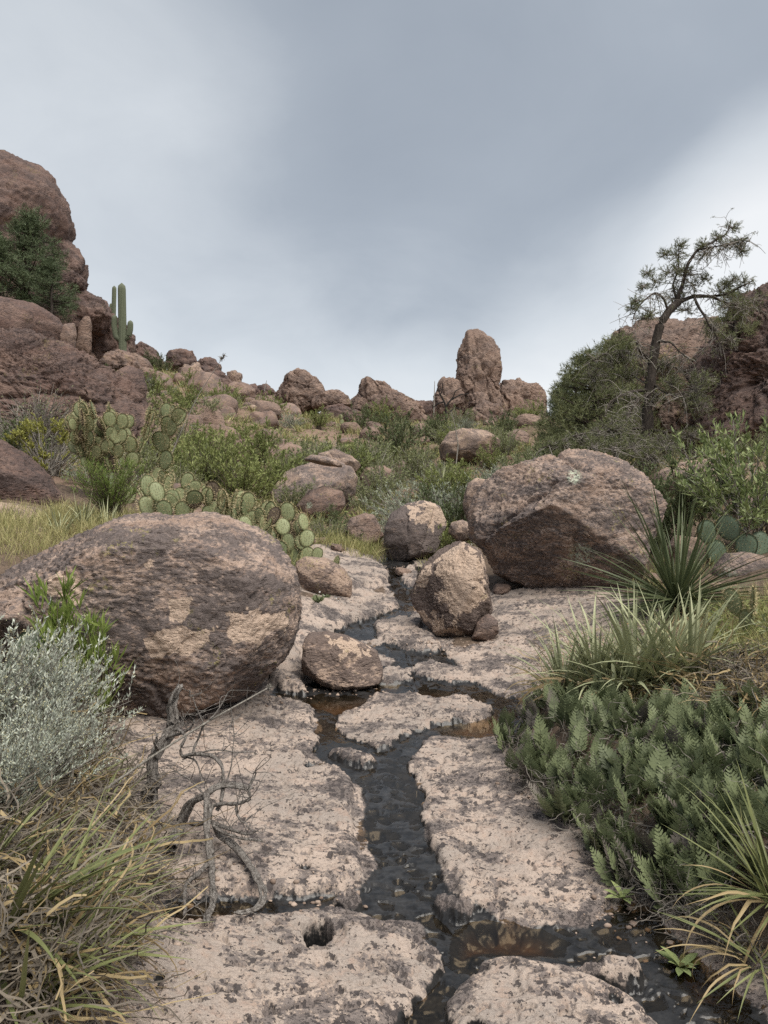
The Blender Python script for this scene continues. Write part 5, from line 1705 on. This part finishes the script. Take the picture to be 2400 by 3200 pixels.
for k, (u, v, n, L, az, lab) in enumerate([(-10, 2040, 40, .58, .25, 'large yucca with long broad leaves reaching right from the left edge'), (85, 2090, 34, .50, .2, 'yucca with broad green leaves beside the pale pothole slab'),
                                           (255, 1915, 18, .30, .25, 'small yucca tuft at the foot of the dead shrub'), (-70, 1930, 30, .44, .15, 'yucca at the left edge under the sagebrush'),
                                           (50, 2200, 34, .42, .2, 'yucca in the very bottom left corner'), (150, 1990, 14, .36, .4, 'narrow yucca in the middle of the grey leaf litter'),
                                           (180, 1720, 18, .30, .9, 'half dry yucca tuft below the silver sagebrush'), (215, 1800, 12, .26, .7, 'drying yucca tuft left of the twisted dead trunk')]):
    p_ = at_px(u, v)
    rosette('yucca', lab, 'yucca', p_, n, 'yucca', L, (math.radians(5), math.radians(58)), (az - 1.25, az + 1.2), seed=60 + k, group=LG, dry=(18, 'dry' if k != 5 else 'grey'), spread=.05)
for k, (u, Y, n, L, lab) in enumerate([(545, 13.2, 40, .55, 'spiky yucca between the prickly pear and the broad domed boulder'), (400, 8.6, 34, .42, 'dry spiky tuft beside the prickly pear'),
                                       (320, 10.3, 30, .5, 'pale spiky tuft at the foot of the tall prickly pear'), (955, 17, 46, .95, 'tall straw coloured beargrass tuft above the silver brush'),
                                       (1010, 17.5, 40, .9, 'straw coloured beargrass tuft right of the tall one'), (1140, 20, 40, .9, 'beargrass tuft at the foot of the pines'), (180, 7.9, 34, .4, 'pale yucca row behind the left end of the oval boulder'),
                                       (130, 7.6, 30, .38, 'pale yucca clump in the grass at the left'), (235, 8.0, 30, .36, 'yucca clump beside the bright green shrub base')]):
    rosette('yucca', lab, 'yucca', at_px(u, 0, Y), n, 'pale', L, (math.radians(20), math.radians(85)), seed=90 + k, dry=(14, 'dry'), spread=.08)

# ------------------------------------------------------------------ ferns
def frond_mesh(seed, mat):
    rs = np.random.default_rng(seed)
    B = Build()
    n = 12
    t_ = np.linspace(.14, .97, n)
    bend = rs.uniform(.1, .35)
    cx = lambda t: .28 * bend * t ** 2.2
    pts = np.stack([cx(np.linspace(0, 1, 8)), 0 * np.linspace(0, 1, 8), np.linspace(0, 1, 8) * .97], 1)
    V, F = tubes(pts[None], np.linspace(.010, .003, 8)[None], 3); B.add(V, F, np.full(len(V), .2))
    for k in range(n):
        ln = .27 * math.sin(min(1, (1.04 - t_[k]) * 1.25) * math.pi / 2) * (.75 + .25 * min(1, t_[k] * 3)) * rs.uniform(.88, 1.1)
        for s in (-1, 1):
            b0 = np.array([cx(t_[k]), 0, t_[k] * .97])
            d = nrm_(np.array([rs.normal(.05, .12), s, .42 + .25 * t_[k]]))
            side = nrm_(np.array([.15, 0, 1.0]) - d * np.dot([.15, 0, 1.0], d))
            q = np.array([.06, .2, .32, .46, .58, .72, .84, 1.0])
            w = np.array([.55, 1.0, .62, .95, .55, .75, .4, .04]) * (ln * .17 + .010)
            c = b0 + d * (ln * q)[:, None] + np.array([-.02, 0, .03]) * (q ** 2)[:, None]
            V = np.stack([c - side * w[:, None], c + side * w[:, None]], 1).reshape(-1, 3)
            a = np.arange(7) * 2
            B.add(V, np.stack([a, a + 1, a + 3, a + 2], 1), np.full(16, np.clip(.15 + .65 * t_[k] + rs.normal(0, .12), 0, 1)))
    return B.mesh('frond', M[mat], False)


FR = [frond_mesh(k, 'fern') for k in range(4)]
FD = [frond_mesh(9, 'fern_dead')]
def fern_label(u, v):
    if u < 1180:
        return 'lacy green fern at the left tip of the bank beside the stream pool'
    if u > 1560:
        return 'lacy green fern behind the bottom right yucca' if v > 1750 else 'lacy green fern below the dry straw at the right edge'
    if v > 1640 + (u - 1180) * .62:
        return 'lacy green fern along the front edge of the bank above the pitted slab'
    return 'lacy green fern just under the pale yucca row' if v < 1620 else 'lacy green fern in the middle of the dense bank'


FERN_PX = [(1085, 1640), (1100, 1570), (1150, 1540), (1300, 1580), (1450, 1590), (1680, 1600), (1700, 1900), (1560, 1990), (1460, 1985), (1390, 1945), (1320, 1890), (1230, 1800), (1160, 1735), (1100, 1700)]
fx = np.array(FERN_PX, float)
rf = random.Random(8)
nf = 0
while nf < 215:
    u, v = rf.uniform(1080, 1720), rf.uniform(1535, 1965)
    if sdf_poly(np.array([u]), np.array([v]), fx)[0] < 0:
        continue
    p_ = at_px(u, v)
    r_ = thing('fern', fern_label(u, v), 'fern', (p_.x, p_.y, p_.z - .01), rf.uniform(0, 6.28), 'ferns on the bank right of the stream')
    for k in range(rf.choice((4, 5, 5))):
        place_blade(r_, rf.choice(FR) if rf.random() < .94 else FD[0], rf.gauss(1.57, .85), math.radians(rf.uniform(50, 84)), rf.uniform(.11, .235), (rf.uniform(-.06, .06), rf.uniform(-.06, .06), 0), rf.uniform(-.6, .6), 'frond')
    nf += 1
for k, (u, v, Y, s) in enumerate([(690, 1310, None, .09), (680, 1300, None, .07), (705, 1300, None, .06)]):
    p_ = at_px(u, v)
    r_ = thing('small_herb', ('leafy green herb at the base of the low tan boulder', 'tiny herb left of the leafy one under the low tan boulder', 'tiny herb right of the leafy one under the low tan boulder')[k], 'plant', p_, 0)
    for j in range(9):
        place_blade(r_, rf.choice(FR), rf.uniform(0, 6.28), math.radians(rf.uniform(20, 80)), s * rf.uniform(.8, 1.3), (0, 0, 0), rf.uniform(-3, 3), 'frond')

# grey rosette herbs at the water's edge
herb = [blade_mesh('leaf', M['leafy'], .5, .34, 7, .1, .6, seed=k) for k in range(2)]
for k, (u, v, lab) in enumerate([(1345, 1945, 'broad leaved rosette herb at the upper edge of the dark water'), (1470, 2075, 'broad leaved rosette herb under the bottom right yucca'), (1500, 1985, 'broad leaved rosette herb between the ferns and the yucca')]):
    p_ = at_px(u, v)
    r_ = thing('rosette_herb', lab, 'plant', (p_.x, p_.y, p_.z + .02), 0, 'rosette herbs by the water')
    for j in range(11):
        place_blade(r_, rf.choice(herb), j * 2.4, math.radians(rf.uniform(10, 60)), rf.uniform(.05, .09), (0, 0, 0), 0, 'leaf')

# ------------------------------------------------------------------ dead shrub with its twisted trunks, and the long stalk
def Z4(x, y, Y):
    u, v = x * .375, y * .375 + 1382.5
    if x > 0 and v < 2100 and Y < 3.24:
        Y = min(Y, hit(u, v, .065)[1] - .015)
    return P3(u, v, Y)


def dead_shrub():
    rs = np.random.default_rng(4)
    base = np.array(at_px(320, 1800))
    r_ = thing('dead_shrub', 'weathered dead shrub with twisted grey trunks on the pink slab', 'dead shrub', tuple(base))
    parts = [
        ('trunk', [(890, 1130, 3.25), (880, 1000, 3.25), (850, 900, 3.25), (895, 830, 3.25), (885, 720, 3.25), (920, 620, 3.26), (980, 530, 3.28), (1010, 460, 3.3), (980, 400, 3.3), (995, 330, 3.3), (1025, 265, 3.3)], .044, .012),
        ('trunk', [(980, 1200, 3.1), (1040, 1060, 3.08), (1100, 940, 3.05), (1180, 895, 3.0), (1250, 840, 3.0), (1380, 835, 3.0), (1440, 850, 3.0)], .030, .008),
        ('branch', [(905, 640, 3.24), (885, 600, 3.2), (905, 540, 3.18)], .014, .006),
        ('root', [(1185, 880, 2.98), (1200, 1000, 2.94), (1195, 1080, 2.92), (1215, 1250, 2.86), (1235, 1400, 2.80), (1235, 1520, 2.76), (1190, 1615, 2.72)], .018, .008),
        ('root', [(1235, 1050, 2.98), (1260, 1140, 2.95), (1340, 1170, 2.9), (1400, 1260, 2.85), (1470, 1330, 2.82), (1520, 1430, 2.78), (1510, 1510, 2.76), (1450, 1560, 2.74), (1360, 1565, 2.73)], .018, .006),
        ('root', [(1215, 1290, 2.86), (1110, 1370, 2.83), (1065, 1440, 2.8), (1060, 1580, 2.75)], .013, .006),
        ('branch', [(1215, 980, 2.96), (1300, 950, 2.94), (1380, 940, 2.92), (1440, 910, 2.92), (1420, 850, 2.93), (1465, 760, 2.94)], .011, .005),
        ('branch', [(1100, 1050, 3.02), (1220, 1040, 2.96), (1330, 1080, 2.92), (1420, 1110, 2.9), (1480, 1100, 2.89)], .014, .004),
        ('branch', [(1225, 1060, 2.95), (1320, 1120, 2.9), (1400, 1150, 2.87), (1510, 1160, 2.84)], .010, .004),
        ('branch', [(1250, 980, 2.98), (1280, 850, 3.0), (1270, 720, 3.02), (1210, 660, 3.05), (1110, 660, 3.08), (1050, 690, 3.1), (1040, 620, 3.12), (1080, 560, 3.14), (1000, 520, 3.2)], .011, .008),
        ('branch', [(1110, 660, 3.08), (1150, 560, 3.1), (1170, 500, 3.1), (1260, 420, 3.1), (1330, 290, 3.1)], .007, .003),
        ('branch', [(960, 560, 3.25), (1080, 520, 3.2), (1130, 480, 3.18), (1125, 435, 3.18)], .010, .006),
        ('branch', [(1170, 500, 3.1), (1120, 400, 3.1), (1090, 320, 3.1)], .004, .002),
        ('branch', [(1290, 850, 3.0), (1330, 700, 3.02), (1345, 560, 3.03), (1340, 460, 3.03)], .004, .002),
        ('branch', [(1360, 940, 2.93), (1370, 1000, 2.91), (1410, 1050, 2.9)], .008, .004),
        ('branch', [(890, 860, 3.24), (880, 940, 3.2), (910, 1010, 3.15), (925, 1090, 3.1)], .008, .005),
        ('branch', [(820, 860, 3.24), (900, 850, 3.2), (935, 830, 3.2), (870, 795, 3.22)], .007, .005),
        ('branch', [(1110, 660, 3.08), (1280, 640, 3.03), (1370, 650, 3.0), (1480, 655, 2.98)], .005, .002),
        ('branch', [(1190, 895, 2.99), (1100, 800, 3.05), (1020, 760, 3.1), (960, 720, 3.15)], .005, .002),
        ('branch', [(1050, 690, 3.1), (1110, 700, 3.08), (1150, 760, 3.06), (1180, 830, 3.03)], .005, .003),
        ('branch', [(1010, 460, 3.3), (1060, 500, 3.28), (1050, 450, 3.28)], .003, .002),
    ]
    for nm, pts, r0, r1 in parts:
        B = Build()
        n = 30 if len(pts) > 5 else 16
        C = [Z4(*p) - base for p in pts]
        if r0 > .016:      # a rope of several strands
            for s in range(4):
                off = np.array([math.cos(s * 1.57), math.sin(s * 1.57), 0]) * r0 * .45
                tw = [c + Matrix.Rotation(.5 * j + s, 3, 'Z') @ Vector((r0 * .42, 0, 0)) for j, c in enumerate(C)]
                limb(B, [np.array(c) for c in tw], r0 * .54, r1 * .7, n, 6, .012, rs, 0, .10)
        else:
            limb(B, C, r0 * .85, r1 * .9, n, 6, .018, rs, 0, .10)
        obj(nm, B.mesh(nm, M['deadwood']), r_)
    B = Build()
    for k in range(150):
        nm, pts, r0, r1 = parts[rs.integers(0, len(parts))]
        j = rs.integers(1, len(pts))
        a = Z4(*pts[j]) - base
        d = nrm_(rs.normal(0, 1, 3) * np.array([1, .6, .8]) + np.array([.15, -.1, .25]))
        ln = rs.uniform(.05, .2)
        limb(B, [a, a + d * ln * .5 + rs.normal(0, .015, 3), a + d * ln + rs.normal(0, .03, 3)], .0022, .0009, 7, 3, .01, rs)
    obj('twigs', B.mesh('twigs', M['deadwood']), r_)['kind'] = 'stuff'


dead_shrub()
# the long bare stalk that lies across the dead shrub
B = Build()
b0 = Z4(-260, 1400, 2.72)
C = [Z4(x, y, Y) - b0 for x, y, Y in [(-260, 1400, 2.72), (0, 1285, 2.75), (400, 1000, 2.85), (560, 890, 2.88), (900, 655, 2.98), (1200, 468, 3.1), (1480, 312, 3.25), (1560, 268, 3.3)]]
limb(B, C, .009, .003, 40, 7, .0, RNG, 0, .04)
rs_ = np.random.default_rng(3)
for k in range(46):
    a = C[-1] * (1 - .0045 * k) + C[-2] * .0045 * k
    d = nrm_(rs_.normal(0, 1, 3)) * .018
    limb(B, [a, a + d * .6, a + d], .0018, .001, 4, 3)
tag(obj('flower_stalk', B.mesh('flower_stalk', M['stalk']), None, tuple(b0)), 'long straight grey flower stalk lying across the dead shrub', 'stalk')
for k, (pts, Y, r0, lab) in enumerate([([(358, 1012), (392, 930), (430, 850), (484, 768)], 12.5, .012, 'thin leaning flower stalk rising beside the tall prickly pear'),
                                       ([(985, 1005), (990, 960), (983, 920), (975, 890)], 20, .022, 'pale leaning flower stalk in front of the spire'),
                                       ([(937, 900), (938, 860), (939, 824)], 46, .05, 'thin upright agave stalk left of the spire'),
                                       ([(571, 845), (573, 835), (576, 822)], 48, .04, 'tiny agave stalk left of the dome boulder on the skyline'),
                                       ([(520, 850), (522, 842), (524, 836)], 48, .04, 'tiny agave stalk right of the lone upright block')]):
    B = Build()
    b0 = P3(*pts[0], Y)
    Cc = limb(B, [P3(u, v, Y) - b0 for u, v in pts], r0, r0 * .35, 20, 5, .0)
    if k == 0:
        rs_ = np.random.default_rng(8)
        for j in range(60):
            a = Cc[-1] * (1 - j / 400) + Cc[-6] * (j / 400)
            limb(B, [a, a + rs_.normal(0, .012, 3), a + rs_.normal(0, .025, 3)], .006, .003, 4, 3)
    tag(obj('flower_stalk', B.mesh('flower_stalk', M['stalk']), None, tuple(b0)), lab, 'stalk')
# burnt branch below the spire
B = Build(); rs_ = np.random.default_rng(12)
b0 = P3(965, 912, 40)
for (pts, r0) in [([(965, 915), (962, 880), (952, 855), (945, 838)], .10), ([(962, 880), (975, 862), (990, 852), (1012, 850)], .06), ([(958, 868), (946, 872), (938, 880)], .05), ([(965, 895), (985, 880), (1000, 885)], .05),
                  ([(975, 862), (985, 845), (998, 838)], .04), ([(952, 855), (958, 840), (956, 828)], .04)]:
    limb(B, [P3(u, v, 40) - b0 for u, v in pts], r0, .02, 14, 5, .10, rs_)
m_, T = new_mat('charred_wood'); finish(T, (.02, .018, .017), .9)
tag(obj('burnt_branch', B.mesh('burnt_branch', m_), None, tuple(b0)), 'black burnt branch with crooked arms in front of the spire', 'branch')

# ------------------------------------------------------------------ leaf litter, grass and small flowers: uncountable
def curly(n, poly, seed, L, W, mat, name, label, hgt=.1, wander=.9):
    rs = np.random.default_rng(seed)
    P_ = np.array(poly, float)
    U, Vv = [], []
    while len(U) < n:
        u, v = rs.uniform(P_[:, 0].min(), P_[:, 0].max(), n), rs.uniform(P_[:, 1].min(), P_[:, 1].max(), n)
        k = sdf_poly(u, v, P_) > 0
        U += list(u[k]); Vv += list(v[k])
    # a coarse table of ground points keeps this quick
    gu, gv = np.linspace(P_[:, 0].min(), P_[:, 0].max(), 14), np.linspace(P_[:, 1].min(), P_[:, 1].max(), 14)
    tab = np.array([[hit(a, b)[:2] for b in gv] for a in gu])
    iu = np.clip((np.array(U[:n]) - gu[0]) / (gu[1] - gu[0]), 0, 12.99); iv = np.clip((np.array(Vv[:n]) - gv[0]) / (gv[1] - gv[0]), 0, 12.99)
    a, b = iu.astype(int), iv.astype(int); fa, fb = (iu - a)[:, None], (iv - b)[:, None]
    xy = (tab[a, b] * (1 - fa) + tab[a + 1, b] * fa) * (1 - fb) + (tab[a, b + 1] * (1 - fa) + tab[a + 1, b + 1] * fa) * fb
    z = ground_z(xy[:, 0], xy[:, 1])
    K = 9
    d = rs.normal(0, 1, (n, 3)) * np.array([1, 1, .5])
    C = np.zeros((n, K, 3)); C[:, 0] = np.stack([xy[:, 0], xy[:, 1], z + rs.uniform(0, hgt, n)], 1)
    ln = L * rs.uniform(.5, 1.3, n) / (K - 1)
    for k in range(1, K):
        d = nrm_(d + rs.normal(0, wander * .45, (n, 3)) * np.array([1, 1, .7]))
        C[:, k] = C[:, k - 1] + d * ln[:, None]
        C[:, k, 2] = np.clip(C[:, k, 2], z - .005, z + hgt * 1.6)
    tg = nrm_(np.gradient(C, axis=1))
    sd = nrm_(np.cross(tg, nrm_(rs.normal(size=(n, 1, 3)))))
    w = (W * rs.uniform(.5, 1.3, n))[:, None] * np.linspace(1, .35, K)[None] * .5
    V = np.stack([C - sd * w[..., None], C + sd * w[..., None]], 2).reshape(-1, 3)
    i = (np.arange(n)[:, None] * K + np.arange(K - 1)[None]) * 2
    F = np.stack([i, i + 1, i + 3, i + 2], -1).reshape(-1, 4)
    B = Build(); B.add(V, F, np.repeat(rs.uniform(0, 1, n), K * 2))
    tag(obj(name, B.mesh(name, M[mat])), label, 'litter', None, 'stuff')


curly(2600, [(-60, 1600), (200, 1560), (300, 1700), (300, 1840), (330, 1930), (350, 2000), (230, 2010), (230, 2120), (250, 2260), (-60, 2260)], 1, .30, .0075, 'litter', 'leaf_litter', 'tangle of dead grey curled leaves in the lower left', .16)
curly(420, [(-40, 1650), (180, 1600), (280, 1800), (380, 1960), (240, 2000), (230, 2240), (-40, 2260)], 2, .36, .012, 'dry', 'dry_leaves', 'dry yellow strap leaves strewn through the lower left tangle', .18, .5)
curly(900, [(1480, 1480), (1700, 1440), (1720, 1620), (1560, 1600)], 3, .28, .007, 'litter', 'leaf_litter', 'dead tangle of grey leaves right of the yucca row', .12)
curly(260, [(1450, 1480), (1700, 1440), (1720, 1640), (1500, 1600)], 4, .36, .010, 'dry', 'dry_leaves', 'dry straw coloured leaves right of the yucca row', .14, .4)
curly(1500, [(1085, 1640), (1130, 1620), (1300, 1750), (1420, 1880), (1520, 1960), (1650, 2060), (1640, 2120), (1480, 2030), (1380, 1960), (1290, 1880), (1180, 1760), (1090, 1700)], 5, .16, .004, 'fern_dead', 'dead_fern_litter', 'grey dead fronds and roots under the fern bank edge', .10)
curly(500, [(1140, 1420), (1500, 1380), (1560, 1520), (1200, 1560)], 6, .30, .006, 'dry', 'dry_leaves', 'straw caught among the pale yucca row', .2, .5)
curly(1500, [(1120, 1560), (1660, 1560), (1700, 1960), (1480, 1960), (1200, 1740)], 7, .12, .005, 'fern_dead', 'dead_fern_litter', 'grey dead fronds between the green ferns', .11)


def grass(name, label, boxes, seed, mat, L=.35, W=.006, K=3):
    rs = np.random.default_rng(seed)
    xs, ys, Ls = [], [], []
    for (u0, u1, Y0, Y1, n, s) in boxes:
        nt = max(3, n // 22)
        ty = rs.uniform(Y0, Y1, nt); tu = rs.uniform(u0, u1, nt)
        k = rs.integers(0, nt, n)
        y = ty[k] + rs.normal(0, .10, n); x = x_of(tu[k], ty[k]) + rs.normal(0, .10, n)
        xs.append(x); ys.append(y); Ls.append(s * L * rs.uniform(.5, 1.2, n))
    x, y, L_ = np.concatenate(xs), np.concatenate(ys), np.concatenate(Ls)
    n = len(x)
    z = ground_z(x, y)
    d = nrm_(np.stack([rs.normal(0, .35, n), rs.normal(0, .35, n), np.ones(n)], 1))
    Wd = W * rs.uniform(.6, 1.4, n) * np.clip(y / 7, .6, 4)
    V, F, R_ = blades(np.stack([x, y, z - .01], 1), d, L_, Wd, rs.uniform(.05, .6, n), K, rs, .05, .2)
    B = Build(); B.add(V, F, R_)
    tag(obj(name, B.mesh(name, M[mat])), label, 'grass', None, 'stuff')


grass('pale_grass', 'fine pale grass left of and behind the huge oval boulder', [(-120, 240, 6.6, 8.4, 5200, .8), (100, 340, 8.0, 9.2, 1800, .7)], 1, 'grass', .36, .0045)
grass('dry_grass', 'dry grass tufts on the slopes of the ravine', [(300, 700, 14, 30, 3600, 1.1), (650, 1150, 12.5, 30, 3800, 1.1), (150, 520, 28, 45, 3600, 1.4), (520, 1100, 30, 46, 3000, 1.4), (-100, 300, 12, 30, 1500, 1.2), (1150, 1700, 11, 20, 1600, 1.1)], 2, 'grass', .42, .008)
grass('stream_grass', 'wispy grass tufts between the small boulders upstream', [(690, 830, 10.6, 12.5, 1500, 1.1), (370, 640, 8.4, 11, 1500, .8), (930, 1010, 9.8, 11.2, 500, .8), (1380, 1560, 7.2, 9, 700, .8)], 3, 'grass', .34, .005)
grass('bank_grass', 'green and dry grass among the plants on the right bank', [(1480, 1720, 4.2, 6.4, 2600, .9), (1180, 1500, 4.6, 5.4, 1000, .8), (1330, 1700, 3.0, 4.2, 500, .6)], 4, 'grass', .32, .0045)
grass('left_bank_grass', 'grass growing through the tangle at the left edge', [(-80, 200, 2.6, 4.2, 700, .7)], 5, 'bush2', .34, .0045)
# the banks beyond both edges of the picture carry on the same way
grass('bank_grass', 'grass on the left bank beyond the silver sagebrush', [(-700, -60, 2.2, 7.0, 5200, .9)], 6, 'grass', .34, .005)
grass('bank_grass', 'grass on the right bank beyond the ferns', [(1700, 2350, 2.4, 7.5, 5200, .9)], 7, 'grass', .34, .005)
for k, (u, Y, kind, s) in enumerate([(-330, 3.6, 'grey', .8), (-260, 5.2, 'olive', .7), (-420, 6.2, 'green', .8), (1800, 4.2, 'olive', .6), (1930, 5.6, 'green', .7), (2050, 4.6, 'grey', .8), (1830, 7.2, 'olive', .8), (-300, 8.6, 'olive', .9)]):
    bush(kind, u, 0, Y, s, rb)
# low leafy cover on the right bank and small white flowers
rs_ = np.random.default_rng(17)


def herbs(name, label, u0, u1, Y0, Y1, n, leaf, mat, hgt, cat='ground cover'):
    u, y = rs_.uniform(u0, u1, n), rs_.uniform(Y0, Y1, n)
    x = x_of(u, y)
    if name == 'fern_cover':
        k_ = sdf_poly(x, y, MOUND_W) > .08
        x, y, n = x[k_], y[k_], int(k_.sum())
    p = np.stack([x, y, ground_z(x, y) + rs_.uniform(0, hgt, n) * np.clip(.5 + fbm(xyz(x, y) * 3, 2), .15, 1.2)], 1)
    d = nrm_(rs_.normal(0, 1, (n, 3)) * np.array([1, 1, .5]) + np.array([0, 0, .3]))
    V, F, R_ = leaves(p, d, leaf[0] * rs_.uniform(.6, 1.3, n), leaf[1] * rs_.uniform(.6, 1.3, n), rs_)
    B = Build(); B.add(V, F, R_)
    tag(obj(name, B.mesh(name, M[mat])), label, cat, None, 'stuff')


herbs('fern_cover', 'small dark leaves and stems beneath the ferns', 1230, 1720, 3.0, 4.4, 6000, (.03, .009), 'bush3', .07)
herbs('leafy_cover', 'low leafy green cover at the right edge below the cactus pads', 1530, 1720, 4.3, 5.8, 2600, (.045, .022), 'bush', .22)
herbs('low_cover', 'small grey green herbs covering the hillside soil', 150, 1250, 14, 46, 14000, (.13, .05), 'bush2', .28)
herbs('low_cover', 'small bright herbs on the upper hillside', 150, 1250, 14, 46, 8000, (.12, .045), 'bush', .3)
herbs('white_flowers', 'tiny white wildflowers between the tan fin and the tan patched boulder', 950, 1030, 10.4, 11.6, 260, (.022, .02), 'flower', .42, 'flowers')
herbs('white_flowers', 'few white flowers at the foot of the low tan boulder', 680, 745, 7.2, 7.5, 16, (.022, .02), 'flower', .12, 'flowers')

# loose grit and pebbles that gathered against the boulders and in the hollows
rs_ = np.random.default_rng(33)
dirs, F0 = cube_sphere(2)
pb = Build()
spots = [(560, 1490, .5, 60), (480, 1530, .4, 60), (360, 1580, .5, 70), (690, 1490, .25, 40), (800, 1485, .2, 24), (960, 1400, .4, 60), (1060, 1395, .35, 50), (1150, 1275, .7, 70), (1300, 1300, .6, 60), (720, 1300, .4, 40),
         (860, 1225, .4, 40), (230, 2060, .25, 60), (260, 2160, .22, 50), (300, 2010, .2, 40), (480, 1945, .3, 40), (1320, 1960, .2, 40), (1400, 2010, .2, 30), (700, 1960, .15, 20), (1180, 1700, .3, 30)]
for u, v, sp, n in spots:
    cx, cy, _c = hit(u, v)
    for k in range(n):
        x, y = cx + rs_.normal(0, sp * .5), cy + rs_.normal(0, sp * .35)
        r = .004 + .012 * rs_.random() ** 3
        d = terrain(np.array([x]), np.array([y]))['z'][0] if k < 0 else 0
        P_ = dirs * r * np.array([1, rs_.uniform(.6, 1), rs_.uniform(.45, .8)]) * (1 + .25 * rs_.normal(0, .5, (len(dirs), 1)))
        pb.add(P_ + np.array([x, y, 0]), F0, np.full(len(P_), rs_.random()))
Vp = np.concatenate(pb.V)
cen = Vp.reshape(-1, len(dirs), 3).mean(1)
zz = terrain(cen[:, 0], cen[:, 1])['z']
zc = np.repeat(zz, len(dirs)); Vp[:, 2] += zc + .002
pb.V = [Vp]
M['pebble'] = leaf_mat('pebble', (.16, .115, .09), (.42, .33, .27), 0.0, .9)
tag(obj('gravel', pb.mesh('gravel', M['pebble'])), 'grit and small pebbles gathered on the bedrock against the boulders', 'gravel', None, 'stuff')

# ------------------------------------------------------------------ labels of the many: what each one stands next to
bpy.context.view_layer.update()
LM = {}
for key, phrase in (('big_left', 'the huge oval boulder'), ('big_right', 'the massive blocky boulder'), ('tanpatch', 'the tan patched boulder'), ('slabback', 'the broad domed boulder'), ('mound', 'the half buried tan boulder'),
                    ('bigslope', 'the sloping dark outcrop'), ('roundleft', 'the rounded pitted boulder'), ('slopetail', 'the reddish outcrop'), ('ridge0', 'the dome boulder on the skyline'), ('ridge1', 'the flat cap rock'),
                    ('ridge3', 'the triangular crag'), ('ridge5', 'the tall spire'), ('ridge9', 'the jagged crag'), ('ridge11', 'the lone upright block'), ('ridge12', 'the rounded dome on the ridge'), ('ridge13', 'the cracked ridge knob'),
                    ('ridge15', 'the pale scarred boulder'), ('ridge16', 'the squat ridge boulder'), ('ridge18', 'the boulder at the saguaro foot'), ('ridge21', 'the flat dark shelf'), ('ridge22', 'the brown ledge rock'),
                    ('cliffR', 'the dark overhanging cliff'), ('cliffR2', 'the brown rounded cliff'), ('uprightback', 'the small dark boulder upstream'), ('roundbrown', 'the round brown boulder'), ('lowleft', 'the dark weathered boulder')):
    c = ROCKS[key].location
    LM[phrase] = (CU + FPX * c.x / c.y, CV - FPX * (c.z - EYE) / c.y)
for (u, v), phrase in (((505, 1100), 'the spreading prickly pear'), ((262, 950), 'the tall prickly pear'), ((265, 690), 'the two armed saguaro'), ((1400, 900), 'the leaning pinyon'), ((1460, 1290), 'the sotol')):
    LM[phrase] = (u, v)
ORD = ('', 'second ', 'third ', 'fourth ', 'fifth ', 'sixth ', 'seventh ', 'eighth ', 'ninth ', 'tenth ', 'eleventh ', 'twelfth ', 'thirteenth ', 'fourteenth ', 'fifteenth ', 'sixteenth ', 'seventeenth ', 'eighteenth ')
sets = {}
for o, phrase in LATE:
    c = o.location
    u, v = CU + FPX * c.x / c.y, CV - FPX * (c.z - EYE) / c.y
    best = min(LM.items(), key=lambda kv: math.hypot(kv[1][0] - u, kv[1][1] - v))
    du, dv = u - best[1][0], v - best[1][1]
    rel = ('to the right of' if du > 0 else 'to the left of') if abs(du) > abs(dv) else ('below' if dv > 0 else 'above')
    sets.setdefault((phrase, rel, best[0]), []).append((math.hypot(du, dv), o))
for (phrase, rel, mark), lst in sets.items():
    lst.sort(key=lambda q: q[0])
    for k, (dist, o) in enumerate(lst):
        o['label'] = ((ORD[k] if k < len(ORD) else 'farther ') + 'nearest ' if len(lst) > 1 else '') + phrase + ' ' + rel + ' ' + mark
